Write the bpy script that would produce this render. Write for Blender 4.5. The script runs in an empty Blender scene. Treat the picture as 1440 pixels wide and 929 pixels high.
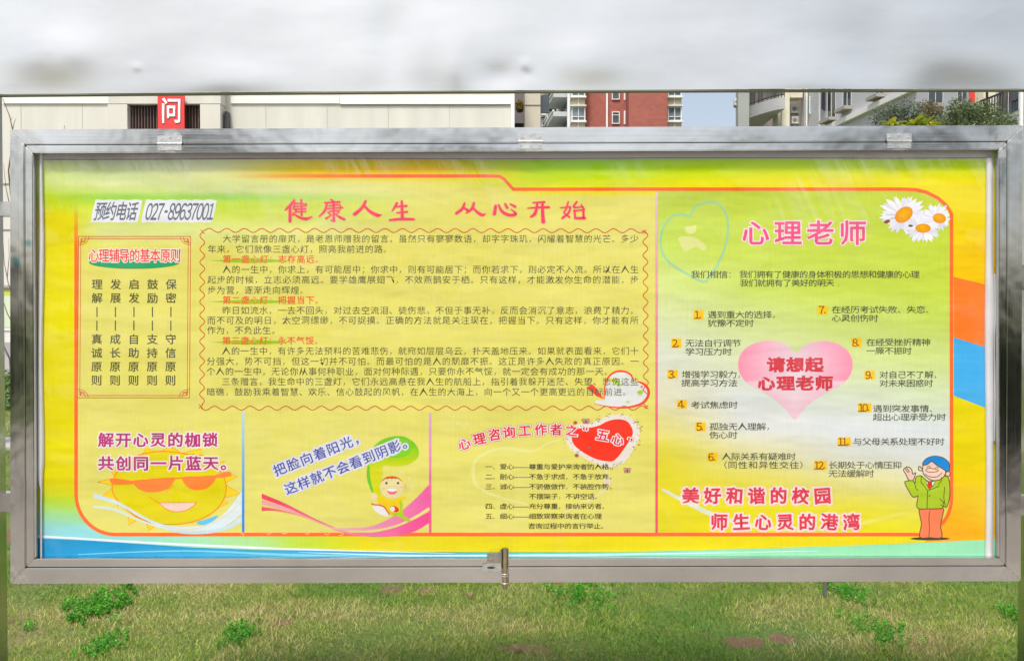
import bpy, math, random
import numpy as np
from mathutils import Vector
from mathutils.geometry import tessellate_polygon

random.seed(7)
rng = np.random.default_rng(11)
scene = bpy.context.scene
COL = scene.collection

# ------------------------------------------------------------------ camera
F, CX, CY, HOR = 1300.0, 720.0, 464.5, 440.0
CAM = np.array([0.0, -2.6, 1.55])
TH = -math.atan((CY - HOR) / F)
cd = bpy.data.cameras.new('camera'); cam = bpy.data.objects.new('camera', cd); COL.objects.link(cam)
cam.location = CAM; cam.rotation_euler = (math.pi/2 + TH, 0, 0)
cd.sensor_width = 36; cd.lens = 36*F/1440; cd.clip_start = 0.05; cd.clip_end = 2000
scene.camera = cam

# ------------------------------------------------------------------ light
SUN_EL, SUN_AZ = math.radians(59), math.radians(197)      # azimuth from +Y, clockwise: behind the camera, a little left
world = bpy.data.worlds.new('World'); scene.world = world; world.use_nodes = True
wn = world.node_tree; bg = wn.nodes['Background']
sky = wn.nodes.new('ShaderNodeTexSky'); sky.sky_type = 'NISHITA'; sky.sun_disc = False
sky.sun_elevation = SUN_EL; sky.sun_rotation = SUN_AZ
sky.air_density = 1.0; sky.dust_density = 4.0; sky.ozone_density = 1.0; sky.altitude = 50
hs = wn.nodes.new('ShaderNodeHueSaturation'); hs.inputs['Saturation'].default_value = 0.62
wn.links.new(sky.outputs[0], hs.inputs['Color']); wn.links.new(hs.outputs[0], bg.inputs[0])
bg.inputs[1].default_value = 0.15
sl = bpy.data.lights.new('sun', 'SUN'); sl.energy = 2.3; sl.angle = math.radians(8); sl.color = (1.0, 0.965, 0.91)
so = bpy.data.objects.new('sun', sl); COL.objects.link(so)
sdir = Vector((math.sin(SUN_AZ)*math.cos(SUN_EL), math.cos(SUN_AZ)*math.cos(SUN_EL), math.sin(SUN_EL)))
so.rotation_euler = sdir.to_track_quat('Z', 'Y').to_euler(); so.location = (0, -6, 12)
vs = scene.view_settings; vs.view_transform = 'Standard'; vs.look = 'None'; vs.gamma = 1; vs.use_curve_mapping = False
vs.exposure = 0.40

# ------------------------------------------------------------------ helpers
def lin1(c):
    c = np.asarray(c, dtype=float)/255.0
    return np.where(c <= 0.04045, c/12.92, ((c+0.055)/1.055)**2.4)
KP = 0.86                                                   # ink reflectance of the printed colours
def ink(c): return np.clip(lin1(c)*KP, 0.002, 0.86)

def ray(px, py):
    d = np.array([(px-CX)/F, 1.0, -(py-CY)/F]); c, s = math.cos(TH), math.sin(TH)
    return np.array([d[0], c*d[1]-s*d[2], s*d[1]+c*d[2]])
def onY(px, py, Y):
    d = ray(px, py); return CAM + d*((Y-CAM[1])/d[1])
def onYv(P, Y):
    P = np.asarray(P, float); c, s = math.cos(TH), math.sin(TH)
    dx = (P[:, 0]-CX)/F; dz = -(P[:, 1]-CY)/F
    ry = c - s*dz; rz = s + c*dz; t = (np.asarray(Y)-CAM[1])/ry
    return np.stack([CAM[0]+dx*t, CAM[1]+ry*t, CAM[2]+rz*t], 1)

def tag(o, label=None, cat=None, group=None, kind=None):
    if label: o['label'] = label
    if cat: o['category'] = cat
    if group: o['group'] = group
    if kind: o['kind'] = kind
    return o
def worldloc(o):
    v = Vector((0, 0, 0))
    while o is not None: v = v + o.location; o = o.parent
    return v
def link(o, parent=None):
    COL.objects.link(o)
    if parent is not None: o.parent = parent
    return o
def thing(name, label, cat, loc, group=None):
    o = bpy.data.objects.new(name, None); o.empty_display_size = 0.1; o.location = loc; COL.objects.link(o)
    return tag(o, label, cat, group)
def mesh_np(name, V, Fc, mat, parent=None, col=None, smooth=False, label=None):
    """V (n,3) world coordinates; Fc (m,k) faces or list of faces"""
    V = np.asarray(V, float).copy()
    if parent is not None: V -= np.array(worldloc(parent))
    me = bpy.data.meshes.new(name)
    if isinstance(Fc, np.ndarray):
        m, k = Fc.shape
        me.vertices.add(len(V)); me.vertices.foreach_set('co', V.astype(np.float32).ravel())
        me.loops.add(m*k); me.loops.foreach_set('vertex_index', Fc.astype(np.int32).ravel())
        me.polygons.add(m); me.polygons.foreach_set('loop_start', (np.arange(m)*k).astype(np.int32))
        me.update(calc_edges=True)
    else:
        me.from_pydata([tuple(v) for v in V], [], [tuple(f) for f in Fc]); me.update()
    if smooth: me.polygons.foreach_set('use_smooth', np.ones(len(me.polygons), bool))
    if col is not None:
        a = me.color_attributes.new('Col', 'FLOAT_COLOR', 'POINT')
        c4 = np.ones((len(V), 4), np.float32); c4[:, :3] = col
        a.data.foreach_set('color', c4.ravel())
    me.materials.append(mat)
    o = bpy.data.objects.new(name, me); link(o, parent)
    if label: o['label'] = label
    return o

class MB:
    def __init__(s): s.v = []; s.f = []
    def add(s, vs_, fs):
        n = len(s.v); s.v += [tuple(map(float, v)) for v in vs_]; s.f += [tuple(i+n for i in f) for f in fs]; return s
    def prism(s, poly, off):
        """poly: list of 3D points, off: vector"""
        n = len(poly); off = np.asarray(off, float); P = [np.asarray(p, float) for p in poly]
        return s.add(P + [p+off for p in P], [tuple(range(n)), tuple(range(2*n-1, n-1, -1))] + [(i, i+n, (i+1) % n + n, (i+1) % n) for i in range(n)])
    def box(s, a, b):
        x0, y0, z0 = a; x1, y1, z1 = b
        return s.prism([(x0, y0, z0), (x1, y0, z0), (x1, y0, z1), (x0, y0, z1)], (0, y1-y0, 0))
    def tube(s, pts, r, n=8, caps=True):
        pts = [Vector(p) for p in pts]; rr = r if isinstance(r, (list, tuple)) else [r]*len(pts); rings = []; b = len(s.v)
        for i, p in enumerate(pts):
            d = (pts[min(i+1, len(pts)-1)]-pts[max(i-1, 0)]).normalized()
            a = d.cross(Vector((0.01, 1, 0.02))).normalized() if abs(d.y) < 0.9 else d.cross(Vector((1, 0, 0))).normalized(); c = d.cross(a)
            for k in range(n):
                t = 2*math.pi*k/n; s.v.append(tuple(p + (a*math.cos(t)+c*math.sin(t))*rr[i]))
        for i in range(len(pts)-1):
            for k in range(n):
                k2 = (k+1) % n; s.f.append((b+i*n+k, b+i*n+k2, b+(i+1)*n+k2, b+(i+1)*n+k))
        if caps: s.f.append(tuple(b+k for k in range(n))[::-1]); s.f.append(tuple(b+(len(pts)-1)*n+k for k in range(n)))
        return s
    def build(s, name, mat, parent=None, bevel=0, smooth=False, label=None):
        import bmesh
        o = mesh_np(name, np.array(s.v), s.f, mat, parent, smooth=smooth, label=label)
        bm = bmesh.new(); bm.from_mesh(o.data); bmesh.ops.recalc_face_normals(bm, faces=bm.faces)
        if bevel: bmesh.ops.bevel(bm, geom=list(bm.edges), offset=bevel, segments=2, affect='EDGES', clamp_overlap=True)
        bm.to_mesh(o.data); bm.free()
        return o

class Face:
    """a facade plane through the point seen at (px,py), distance Y, turned by ang"""
    def __init__(s, px, py, Y, ang=0.0):
        s.o = onY(px, py, Y); s.u = np.array([math.cos(ang), math.sin(ang), 0]); s.n = np.array([math.sin(ang), -math.cos(ang), 0])
    def p(s, px, py, out=0.0):
        d = ray(px, py); o = s.o + s.n*out; t = np.dot(o-CAM, s.n)/np.dot(d, s.n); return CAM+d*t
    def uv(s, px, py):
        q = s.p(px, py)-s.o; return float(np.dot(q, s.u)), float(q[2])
    def w(s, u, z, out=0.0): return s.o + s.u*u + s.n*out + np.array([0, 0, z])
    def rect(s, x0, y0, x1, y1):
        ym = (y0+y1)/2; xm = (x0+x1)/2
        return s.uv(x0, ym)[0], s.uv(xm, y1)[1], s.uv(x1, ym)[0], s.uv(xm, y0)[1]
    def boxuv(s, u0, z0, u1, z1, out, back=0.0, mb=None):
        mb = mb or MB()
        return mb.prism([s.w(u0, z0, out), s.w(u1, z0, out), s.w(u1, z1, out), s.w(u0, z1, out)], s.n*(back-out))
    def box(s, x0, y0, x1, y1, out, back=0.0, mb=None):
        return s.boxuv(*s.rect(x0, y0, x1, y1), out, back, mb)

def newmat(name):
    m = bpy.data.materials.new(name); m.use_nodes = True; nt = m.node_tree
    return m, nt, nt.nodes['Principled BSDF']
def noise(nt, scale, detail=3, vec=None, rough=0.5, mapscale=None, coord='Object'):
    tc = nt.nodes.new('ShaderNodeTexCoord'); n = nt.nodes.new('ShaderNodeTexNoise')
    n.inputs['Scale'].default_value = scale; n.inputs['Detail'].default_value = detail; n.inputs['Roughness'].default_value = rough
    if mapscale:
        mp = nt.nodes.new('ShaderNodeMapping'); mp.inputs['Scale'].default_value = mapscale
        nt.links.new(tc.outputs[coord], mp.inputs[0]); nt.links.new(mp.outputs[0], n.inputs['Vector'])
    else: nt.links.new(tc.outputs[coord], n.inputs['Vector'])
    return n
def ramp(nt, src, stops):
    r = nt.nodes.new('ShaderNodeValToRGB'); e = r.color_ramp.elements
    while len(e) < len(stops): e.new(0.5)
    for i, (p, c) in enumerate(stops):
        e[i].position = p; e[i].color = (*c, 1) if len(c) == 3 else c
    nt.links.new(src, r.inputs[0]); return r
def mixc(nt, f, a, b, mode='MIX'):
    m = nt.nodes.new('ShaderNodeMix'); m.data_type = 'RGBA'; m.blend_type = mode
    if isinstance(f, (int, float)): m.inputs[0].default_value = f
    else: nt.links.new(f, m.inputs[0])
    for i, v in ((6, a), (7, b)):
        if hasattr(v, 'links'): nt.links.new(v, m.inputs[i])
        else: m.inputs[i].default_value = (*v, 1)
    return m.outputs[2]
def bump(nt, src, bs, strength=0.3, dist=0.01):
    b = nt.nodes.new('ShaderNodeBump'); b.inputs['Strength'].default_value = strength; b.inputs['Distance'].default_value = dist
    nt.links.new(src, b.inputs['Height']); nt.links.new(b.outputs[0], bs.inputs['Normal']); return b
def simple(name, c, rough=0.7, var=0.12, scale=3.0, metal=0.0, bumpd=0.0, coord='Object', mapscale=None):
    m, nt, bs = newmat(name); n = noise(nt, scale, 4, coord=coord, mapscale=mapscale)
    c = np.array(c)
    r = ramp(nt, n.outputs[0], [(0.3, tuple(np.clip(c*(1-var), 0, 1))), (0.7, tuple(np.clip(c*(1+var), 0, 1)))])
    nt.links.new(r.outputs[0], bs.inputs['Base Color']); bs.inputs['Roughness'].default_value = rough; bs.inputs['Metallic'].default_value = metal
    if bumpd: 
        n2 = noise(nt, scale*12, 3); bump(nt, n2.outputs[0], bs, 0.4, bumpd)
    return m

# ------------------------------------------------------------------ materials
def steel(name, direction, marks=(), base=(0.67, 0.665, 0.645), r0=0.11, r1=0.19, mc=0.93, bs_=0.012, wob_=0.25):
    m, nt, bs = newmat(name)
    ms = {'h': (1.5, 60, 260), 'v': (260, 60, 1.5)}[direction]
    n = noise(nt, 1.0, 4, mapscale=ms); big = noise(nt, 2.3, 4, mapscale=(1, 1, 1) if direction == 'v' else (0.7, 1, 2))
    mid = noise(nt, 11, 6, mapscale=(1, 1, 1.3), rough=0.65)
    c1 = ramp(nt, big.outputs[0], [(0.3, tuple(np.array(base)*0.84)), (0.7, tuple(np.minimum(np.array(base)*1.12, 0.95)))])
    c2 = ramp(nt, mid.outputs[0], [(0.35, (mc, mc, mc*0.99)), (0.62, (1, 1, 1))])
    col = mixc(nt, 1.0, c1.outputs[0], c2.outputs[0], 'MULTIPLY')
    rr = nt.nodes.new('ShaderNodeMapRange'); rr.inputs[3].default_value = r0; rr.inputs[4].default_value = r1
    rr.inputs[1].default_value = 0.3; rr.inputs[2].default_value = 0.7; nt.links.new(n.outputs[0], rr.inputs[0]); rough = rr.outputs[0]
    if marks:                                               # ground-down, heat-tinted spots round the welds and hinges
        tc = nt.nodes.new('ShaderNodeTexCoord'); acc = None
        wob = noise(nt, 55, 4)
        for (p, rad) in marks:
            sb = nt.nodes.new('ShaderNodeVectorMath'); sb.operation = 'SUBTRACT'; nt.links.new(tc.outputs['Object'], sb.inputs[0]); sb.inputs[1].default_value = tuple(p)
            ln = nt.nodes.new('ShaderNodeVectorMath'); ln.operation = 'LENGTH'; nt.links.new(sb.outputs[0], ln.inputs[0])
            mr = nt.nodes.new('ShaderNodeMapRange'); mr.inputs[1].default_value = rad; mr.inputs[2].default_value = rad*0.55
            nt.links.new(ln.outputs['Value'], mr.inputs[0])
            if acc is None: acc = mr.outputs[0]
            else:
                mx = nt.nodes.new('ShaderNodeMath'); mx.operation = 'MAXIMUM'; nt.links.new(acc, mx.inputs[0]); nt.links.new(mr.outputs[0], mx.inputs[1]); acc = mx.outputs[0]
        wr = nt.nodes.new('ShaderNodeMapRange'); wr.inputs[1].default_value = 0.35; wr.inputs[2].default_value = 0.6; nt.links.new(wob.outputs[0], wr.inputs[0])
        ml = nt.nodes.new('ShaderNodeMath'); ml.operation = 'MULTIPLY'; nt.links.new(acc, ml.inputs[0]); nt.links.new(wr.outputs[0], ml.inputs[1])
        col = mixc(nt, ml.outputs[0], col, (0.76, 0.745, 0.70))
        rm = nt.nodes.new('ShaderNodeMix'); nt.links.new(ml.outputs[0], rm.inputs[0]); nt.links.new(rough, rm.inputs[2]); rm.inputs[3].default_value = 0.36; rough = rm.outputs[0]
    if direction == 'v' and marks:
        for (p, rad) in TEAL:
            sb = nt.nodes.new('ShaderNodeVectorMath'); sb.operation = 'SUBTRACT'; nt.links.new(tc.outputs['Object'], sb.inputs[0]); sb.inputs[1].default_value = tuple(p)
            ln = nt.nodes.new('ShaderNodeVectorMath'); ln.operation = 'LENGTH'; nt.links.new(sb.outputs[0], ln.inputs[0])
            mr = nt.nodes.new('ShaderNodeMapRange'); mr.inputs[1].default_value = rad; mr.inputs[2].default_value = rad*0.3; mr.inputs[4].default_value = 0.6; nt.links.new(ln.outputs['Value'], mr.inputs[0])
            col = mixc(nt, mr.outputs[0], col, (0.03, 0.28, 0.30))
    nt.links.new(col, bs.inputs['Base Color']); nt.links.new(rough, bs.inputs['Roughness']); bs.inputs['Metallic'].default_value = 1.0
    bn = noise(nt, 5, 3); bmp = bump(nt, bn.outputs[0], bs, wob_, 0.012)
    b2 = nt.nodes.new('ShaderNodeBump'); b2.inputs['Strength'].default_value = bs_; b2.inputs['Distance'].default_value = 0.0006
    nt.links.new(n.outputs[0], b2.inputs['Height']); nt.links.new(bmp.outputs[0], b2.inputs['Normal']); nt.links.new(b2.outputs[0], bs.inputs['Normal'])
    return m
CORN = [(20, 190), (1430, 186), (20, 812), (1428, 810), (40, 208), (1410, 206)]
HINGES = [(222, 257, 191, 202.5, 212), (728.5, 763.5, 188, 199.5, 210), (1246, 1281, 188, 199, 209)]
BOARD = np.array([0, 0.02, 0])                              # origin of the notice board thing
marks = [(onY(x, y, 0)-BOARD, 0.05) for x, y in CORN] + [(onY((h[0]+h[1])/2, h[3], 0)-BOARD, 0.042) for h in HINGES]
TEAL = [(onY(22, 366, 0)-BOARD, 0.020), (onY(40, 342, 0)-BOARD, 0.015), (onY(24, 372, 0)-BOARD, 0.014)]
M = {}
M['steel_h'] = steel('brushed_steel_horizontal', 'h', marks)
M['steel_v'] = steel('brushed_steel_vertical', 'v', marks, base=(0.62, 0.62, 0.60), r0=0.09, r1=0.15)
M['sheet'] = steel('stainless_sheet', 'h', base=(0.71, 0.695, 0.66), r0=0.20, r1=0.23, mc=0.99, bs_=0.006, wob_=0.015)
M['zinc'] = simple('zinc_plate', (0.62, 0.62, 0.60), 0.38, 0.15, 60, metal=0.9)
M['brass'] = simple('brassy_bolt', (0.50, 0.42, 0.28), 0.3, 0.25, 40, metal=1.0)
M['dull'] = simple('dull_steel', (0.36, 0.33, 0.28), 0.42, 0.2, 40, metal=0.8)
M['film'] = simple('white_plastic_film', (0.62, 0.62, 0.63), 0.28, 0.06, 9)
M['dark'] = simple('dark_gap', (0.03, 0.03, 0.03), 0.8)

def print_mat():
    m, nt, bs = newmat('printed_banner')
    at = nt.nodes.new('ShaderNodeAttribute'); at.attribute_name = 'Col'
    wv = noise(nt, 1.0, 3, mapscale=(420, 1, 6)); wv2 = noise(nt, 3.0, 4)
    r = ramp(nt, wv.outputs[0], [(0.35, (0.955, 0.955, 0.955)), (0.65, (1, 1, 1))]); r2 = ramp(nt, wv2.outputs[0], [(0.3, (0.95, 0.95, 0.94)), (0.7, (1, 1, 1))])
    c = mixc(nt, 1.0, at.outputs['Color'], r.outputs[0], 'MULTIPLY'); c = mixc(nt, 1.0, c, r2.outputs[0], 'MULTIPLY')
    nt.links.new(c, bs.inputs['Base Color']); bs.inputs['Roughness'].default_value = 0.6; bs.inputs['Specular IOR Level'].default_value = 0.12
    b = noise(nt, 3.2, 3, mapscale=(0.8, 1, 2.2)); bump(nt, b.outputs[0], bs, 0.6, 0.02)
    return m
M['print'] = print_mat()
def veg_mat(name, trans=0.25, rough=0.55):
    m, nt, bs = newmat(name)
    at = nt.nodes.new('ShaderNodeAttribute'); at.attribute_name = 'Col'
    n = noise(nt, 9, 3); r = ramp(nt, n.outputs[0], [(0.3, (0.8, 0.8, 0.8)), (0.7, (1.1, 1.1, 1.1))])
    c = mixc(nt, 1.0, at.outputs['Color'], r.outputs[0], 'MULTIPLY')
    nt.links.new(c, bs.inputs['Base Color']); bs.inputs['Roughness'].default_value = rough
    tr = nt.nodes.new('ShaderNodeBsdfTranslucent'); nt.links.new(c, tr.inputs[0])
    mx = nt.nodes.new('ShaderNodeMixShader'); mx.inputs[0].default_value = trans
    nt.links.new(bs.outputs[0], mx.inputs[1]); nt.links.new(tr.outputs[0], mx.inputs[2])
    nt.links.new(mx.outputs[0], nt.nodes['Material Output'].inputs[0]); return m
M['veg'] = veg_mat('leaves')
def glass_sheet():
    m, nt, bs = newmat('acrylic_cover'); nt.nodes.remove(bs)
    tr = nt.nodes.new('ShaderNodeBsdfTransparent'); gl = nt.nodes.new('ShaderNodeBsdfGlossy'); gl.inputs['Roughness'].default_value = 0.06
    fr = nt.nodes.new('ShaderNodeFresnel'); fr.inputs[0].default_value = 1.49
    b1 = noise(nt, 2.0, 2, mapscale=(1.0, 1, 1.8)); b2 = noise(nt, 14, 3, mapscale=(1.0, 1, 0.35))
    bm = nt.nodes.new('ShaderNodeBump'); bm.inputs['Strength'].default_value = 1.0; bm.inputs['Distance'].default_value = 0.05; nt.links.new(b1.outputs[0], bm.inputs['Height'])
    bm2 = nt.nodes.new('ShaderNodeBump'); bm2.inputs['Strength'].default_value = 0.5; bm2.inputs['Distance'].default_value = 0.004
    nt.links.new(b2.outputs[0], bm2.inputs['Height']); nt.links.new(bm.outputs[0], bm2.inputs['Normal'])
    for q in (gl, fr): nt.links.new(bm2.outputs[0], q.inputs['Normal'])
    # fine scuffs, plus pale glare painted in with them, denser towards the top
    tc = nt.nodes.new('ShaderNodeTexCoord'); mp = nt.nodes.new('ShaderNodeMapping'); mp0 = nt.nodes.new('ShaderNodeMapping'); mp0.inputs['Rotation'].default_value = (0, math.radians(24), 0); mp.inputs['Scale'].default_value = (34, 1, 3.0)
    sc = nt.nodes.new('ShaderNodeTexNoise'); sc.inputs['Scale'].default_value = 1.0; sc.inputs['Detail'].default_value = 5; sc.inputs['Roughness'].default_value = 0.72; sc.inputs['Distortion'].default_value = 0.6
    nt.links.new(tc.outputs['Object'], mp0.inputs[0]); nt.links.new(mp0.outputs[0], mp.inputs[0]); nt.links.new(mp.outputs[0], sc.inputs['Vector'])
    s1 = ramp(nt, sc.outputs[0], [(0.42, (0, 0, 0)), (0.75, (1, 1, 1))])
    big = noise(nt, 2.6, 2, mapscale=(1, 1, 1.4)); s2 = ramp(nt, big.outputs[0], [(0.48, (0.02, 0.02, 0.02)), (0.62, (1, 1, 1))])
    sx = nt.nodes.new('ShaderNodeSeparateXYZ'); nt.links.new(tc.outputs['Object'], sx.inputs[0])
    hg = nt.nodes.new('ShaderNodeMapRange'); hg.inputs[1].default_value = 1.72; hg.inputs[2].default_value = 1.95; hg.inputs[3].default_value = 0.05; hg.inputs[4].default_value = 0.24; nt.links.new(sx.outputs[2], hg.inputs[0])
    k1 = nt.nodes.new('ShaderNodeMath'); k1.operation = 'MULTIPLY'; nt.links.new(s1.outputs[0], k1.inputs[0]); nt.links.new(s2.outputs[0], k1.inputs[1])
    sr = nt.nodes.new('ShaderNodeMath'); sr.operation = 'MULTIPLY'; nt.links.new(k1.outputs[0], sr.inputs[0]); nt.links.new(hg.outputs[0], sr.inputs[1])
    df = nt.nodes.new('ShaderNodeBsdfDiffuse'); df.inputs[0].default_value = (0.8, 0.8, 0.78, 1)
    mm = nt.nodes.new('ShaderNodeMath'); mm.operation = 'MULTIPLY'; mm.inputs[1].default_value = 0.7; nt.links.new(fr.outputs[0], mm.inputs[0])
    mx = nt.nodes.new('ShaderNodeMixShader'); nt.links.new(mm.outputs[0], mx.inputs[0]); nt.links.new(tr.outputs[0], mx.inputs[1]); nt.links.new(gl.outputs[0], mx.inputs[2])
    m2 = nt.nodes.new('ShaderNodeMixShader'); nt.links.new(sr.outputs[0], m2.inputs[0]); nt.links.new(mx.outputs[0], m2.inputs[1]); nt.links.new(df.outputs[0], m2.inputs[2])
    nt.links.new(m2.outputs[0], nt.nodes['Material Output'].inputs[0]); return m
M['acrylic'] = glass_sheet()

# ------------------------------------------------------------------ ground
SOIL = []
for px, py, rx, ry in ((553, 829, 0.075, 0.10), (598, 830, 0.05, 0.07), (398, 876, 0.06, 0.05), (735, 913, 0.13, 0.06), (1046, 903, 0.10, 0.09), (1098, 897, 0.07, 0.07), (14, 752, 0.20, 0.30)):
    d_ = ray(px, py); g_ = CAM-d_*(CAM[2]/d_[2]); SOIL.append((g_[0], g_[1], rx, ry))
def ground_mat():
    m, nt, bs = newmat('lawn_soil')
    a = noise(nt, 0.9, 6, rough=0.6); b = noise(nt, 40, 4, rough=0.7); c = noise(nt, 1.7, 4)
    g = ramp(nt, a.outputs[0], [(0.35, (0.10, 0.19, 0.03)), (0.5, (0.17, 0.22, 0.05)), (0.66, (0.26, 0.22, 0.10))])
    s = ramp(nt, b.outputs[0], [(0.3, (0.45, 0.45, 0.42)), (0.7, (1.15, 1.1, 1.05))])
    col = mixc(nt, 1.0, g.outputs[0], s.outputs[0], 'MULTIPLY')
    soil = ramp(nt, c.outputs[0], [(0.66, (0, 0, 0)), (0.72, (1, 1, 1))])
    col = mixc(nt, soil.outputs[0], col, (0.16, 0.075, 0.04))
    tc = nt.nodes.new('ShaderNodeTexCoord'); wob = noise(nt, 14, 4)
    for sx_, sy_, rx, ry in SOIL:
        mp = nt.nodes.new('ShaderNodeMapping'); mp.vector_type = 'TEXTURE'; mp.inputs['Location'].default_value = (sx_, sy_, 0); mp.inputs['Scale'].default_value = (rx, ry, 1)
        nt.links.new(tc.outputs['Object'], mp.inputs[0]); ln = nt.nodes.new('ShaderNodeVectorMath'); ln.operation = 'LENGTH'; nt.links.new(mp.outputs[0], ln.inputs[0])
        ad = nt.nodes.new('ShaderNodeMath'); ad.operation = 'MULTIPLY_ADD'; ad.inputs[1].default_value = 1.6; nt.links.new(wob.outputs[0], ad.inputs[0]); nt.links.new(ln.outputs['Value'], ad.inputs[2])
        mr = nt.nodes.new('ShaderNodeMapRange'); mr.inputs[1].default_value = 2.0; mr.inputs[2].default_value = 1.5; nt.links.new(ad.outputs[0], mr.inputs[0]); col = mixc(nt, mr.outputs[0], col, (0.17, 0.10, 0.055))
    nt.links.new(col, bs.inputs['Base Color']); bs.inputs['Roughness'].default_value = 0.95; bump(nt, b.outputs[0], bs, 0.8, 0.02); return m
gm = ground_mat()
tag(mesh_np('ground', [(-400, -400, 0), (400, -400, 0), (400, 600, 0), (-400, 600, 0)], np.array([[0, 1, 2, 3]]), gm), kind='structure')
pav = simple('paving', (0.30, 0.265, 0.225), 0.85, 0.22, 1.3, bumpd=0.002)
tag(MB().box((-30, -9.5, -0.2), (30, -0.9, 0.02)).build('pavement', pav), kind='structure')
conc = simple('concrete_path', (0.40, 0.38, 0.35), 0.9, 0.1, 4, bumpd=0.003)
tag(MB().box((-30, 7.85, -0.1), (30, 8.7, 0.03)).build('path', conc), kind='structure')
tag(MB().box((-30, 21, -0.1), (9, 28.2, 0.12)).build('road', simple('grey_paving', (0.27, 0.27, 0.265), 0.9, 0.08, 1.0)), kind='structure')

# grass blades: near lawn seen under the board, and sparser beyond
def value_noise(x, y, s, seed):
    r = np.random.default_rng(seed); T = r.random((256, 256)); X = x*s+100; Y = y*s+100
    xi = np.floor(X).astype(int); yi = np.floor(Y).astype(int); fx = X-xi; fy = Y-yi; fx = fx*fx*(3-2*fx); fy = fy*fy*(3-2*fy)
    g = lambda a, b: T[a % 256, b % 256]
    return (g(xi, yi)*(1-fx)+g(xi+1, yi)*fx)*(1-fy)+(g(xi, yi+1)*(1-fx)+g(xi+1, yi+1)*fx)*fy
def fbm(x, y, s, seed): return (value_noise(x, y, s, seed)*0.5+value_noise(x, y, s*2.1, seed+1)*0.3+value_noise(x, y, s*4.3, seed+2)*0.2)
def grass(n, x0, x1, y0, y1, h, w, seed):
    r = np.random.default_rng(seed)
    x = r.uniform(x0, x1, n); y = r.uniform(y0, y1, n)
    dn = fbm(x, y, 1.6, 5); keep = r.random(n) < np.clip(1.9*(0.80-dn)+0.25, 0.08, 1)
    for sx_, sy_, rx, ry in SOIL:
        q = ((x-sx_)/rx)**2+((y-sy_)/ry)**2+0.8*(value_noise(x, y, 18, 13)-0.5); keep &= ~((q < 1) & (r.random(len(x)) < 0.72))
    x = x[keep]; y = y[keep]; n = len(x)
    tone = fbm(x, y, 1.1, 21) + r.normal(0, 0.09, n) + 0.10*(value_noise(x, y, 7, 44)-0.5)
    hh = h*r.uniform(0.45, 1.25, n)*(0.7+0.6*value_noise(x, y, 2.5, 9)); a = r.uniform(0, 2*math.pi, n); lean = r.uniform(0.25, 1.5, n)*hh; la = r.uniform(0, 2*math.pi, n)
    ww = w*r.uniform(0.6, 1.3, n)
    dx = np.cos(a)*ww; dy = np.sin(a)*ww; lx = np.cos(la)*lean; ly = np.sin(la)*lean
    z0 = np.zeros(n)
    V = np.stack([np.stack([x-dx, y-dy, z0], 1), np.stack([x+dx, y+dy, z0], 1),
                  np.stack([x+dx*0.7+lx*0.4, y+dy*0.7+ly*0.4, hh*0.6], 1), np.stack([x-dx*0.7+lx*0.4, y-dy*0.7+ly*0.4, hh*0.6], 1),
                  np.stack([x+lx, y+ly, hh*0.95], 1)], 1)
    i = np.arange(n)[:, None]*5
    T = np.concatenate([i+np.array([[0, 1, 2]]), i+np.array([[0, 2, 3]]), i+np.array([[3, 2, 4]])])
    green = np.array([0.125, 0.295, 0.020]); mid = np.array([0.32, 0.42, 0.042]); straw = np.array([0.58, 0.50, 0.21])
    t = np.clip((tone-0.455)/0.30, 0, 1)[:, None]
    c = np.where(t < 0.5, green*(1-2*t)+mid*2*t, mid*(2-2*t)+straw*(2*t-1))*r.uniform(0.75, 1.25, (n, 1))
    return V.reshape(-1, 3), T, np.repeat(c, 5, 0)
V, T, c = grass(330000, -3.6, 3.6, 1.2, 4.3, 0.022, 0.0014, 3)
tag(mesh_np('lawn_grass', V, T, M['veg'], col=c, label='short patchy green and straw coloured lawn grass under the board'), cat='grass', kind='stuff')
V, T, c = grass(8000, -3.4, 3.4, 1.3, 4.2, 0.045, 0.0014, 8)
tag(mesh_np('tall_grass', V, T, M['veg'], col=c, label='scattered longer grass blades and dry stalks standing above the short lawn'), cat='grass', kind='stuff')
V, T, c = grass(60000, -9.0, 9.0, 4.3, 12.5, 0.05, 0.004, 4)
tag(mesh_np('far_grass', V, T, M['veg'], col=c, label='rougher grass further back, seen in the gap left of the board frame'), cat='grass', kind='stuff')

def leafcloud(C, R, n, size, cols, seed, squash=1.0, shell=0.0, aspect=0.5):
    r = np.random.default_rng(seed); C = np.asarray(C, float); R = np.asarray(R, float)
    if R.ndim == 1: R = np.tile(R[:, None], (1, 3))
    k = r.integers(0, len(C), n); d = r.normal(size=(n, 3)); d /= np.linalg.norm(d, axis=1)[:, None]
    rad = (shell+(1-shell)*r.random(n)**0.45)*(1+r.normal(0, 0.10, n)); P = C[k]+d*R[k]*rad[:, None]*np.array([1, 1, squash])
    a = r.normal(size=(n, 3)); a /= np.linalg.norm(a, axis=1)[:, None]; b = np.cross(a, r.normal(size=(n, 3))); b /= np.linalg.norm(b, axis=1)[:, None]
    s = size*r.uniform(0.6, 1.35, (n, 1)); A = a*s; B = b*s*aspect
    V = np.stack([P-A, P+B, P+A, P-B], 1).reshape(-1, 3); Q = np.arange(4*n).reshape(n, 4)
    cols = np.asarray(cols); c = cols[r.integers(0, len(cols), n)]*r.uniform(0.7, 1.3, (n, 1))
    return V, Q, np.repeat(c, 4, 0)

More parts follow.
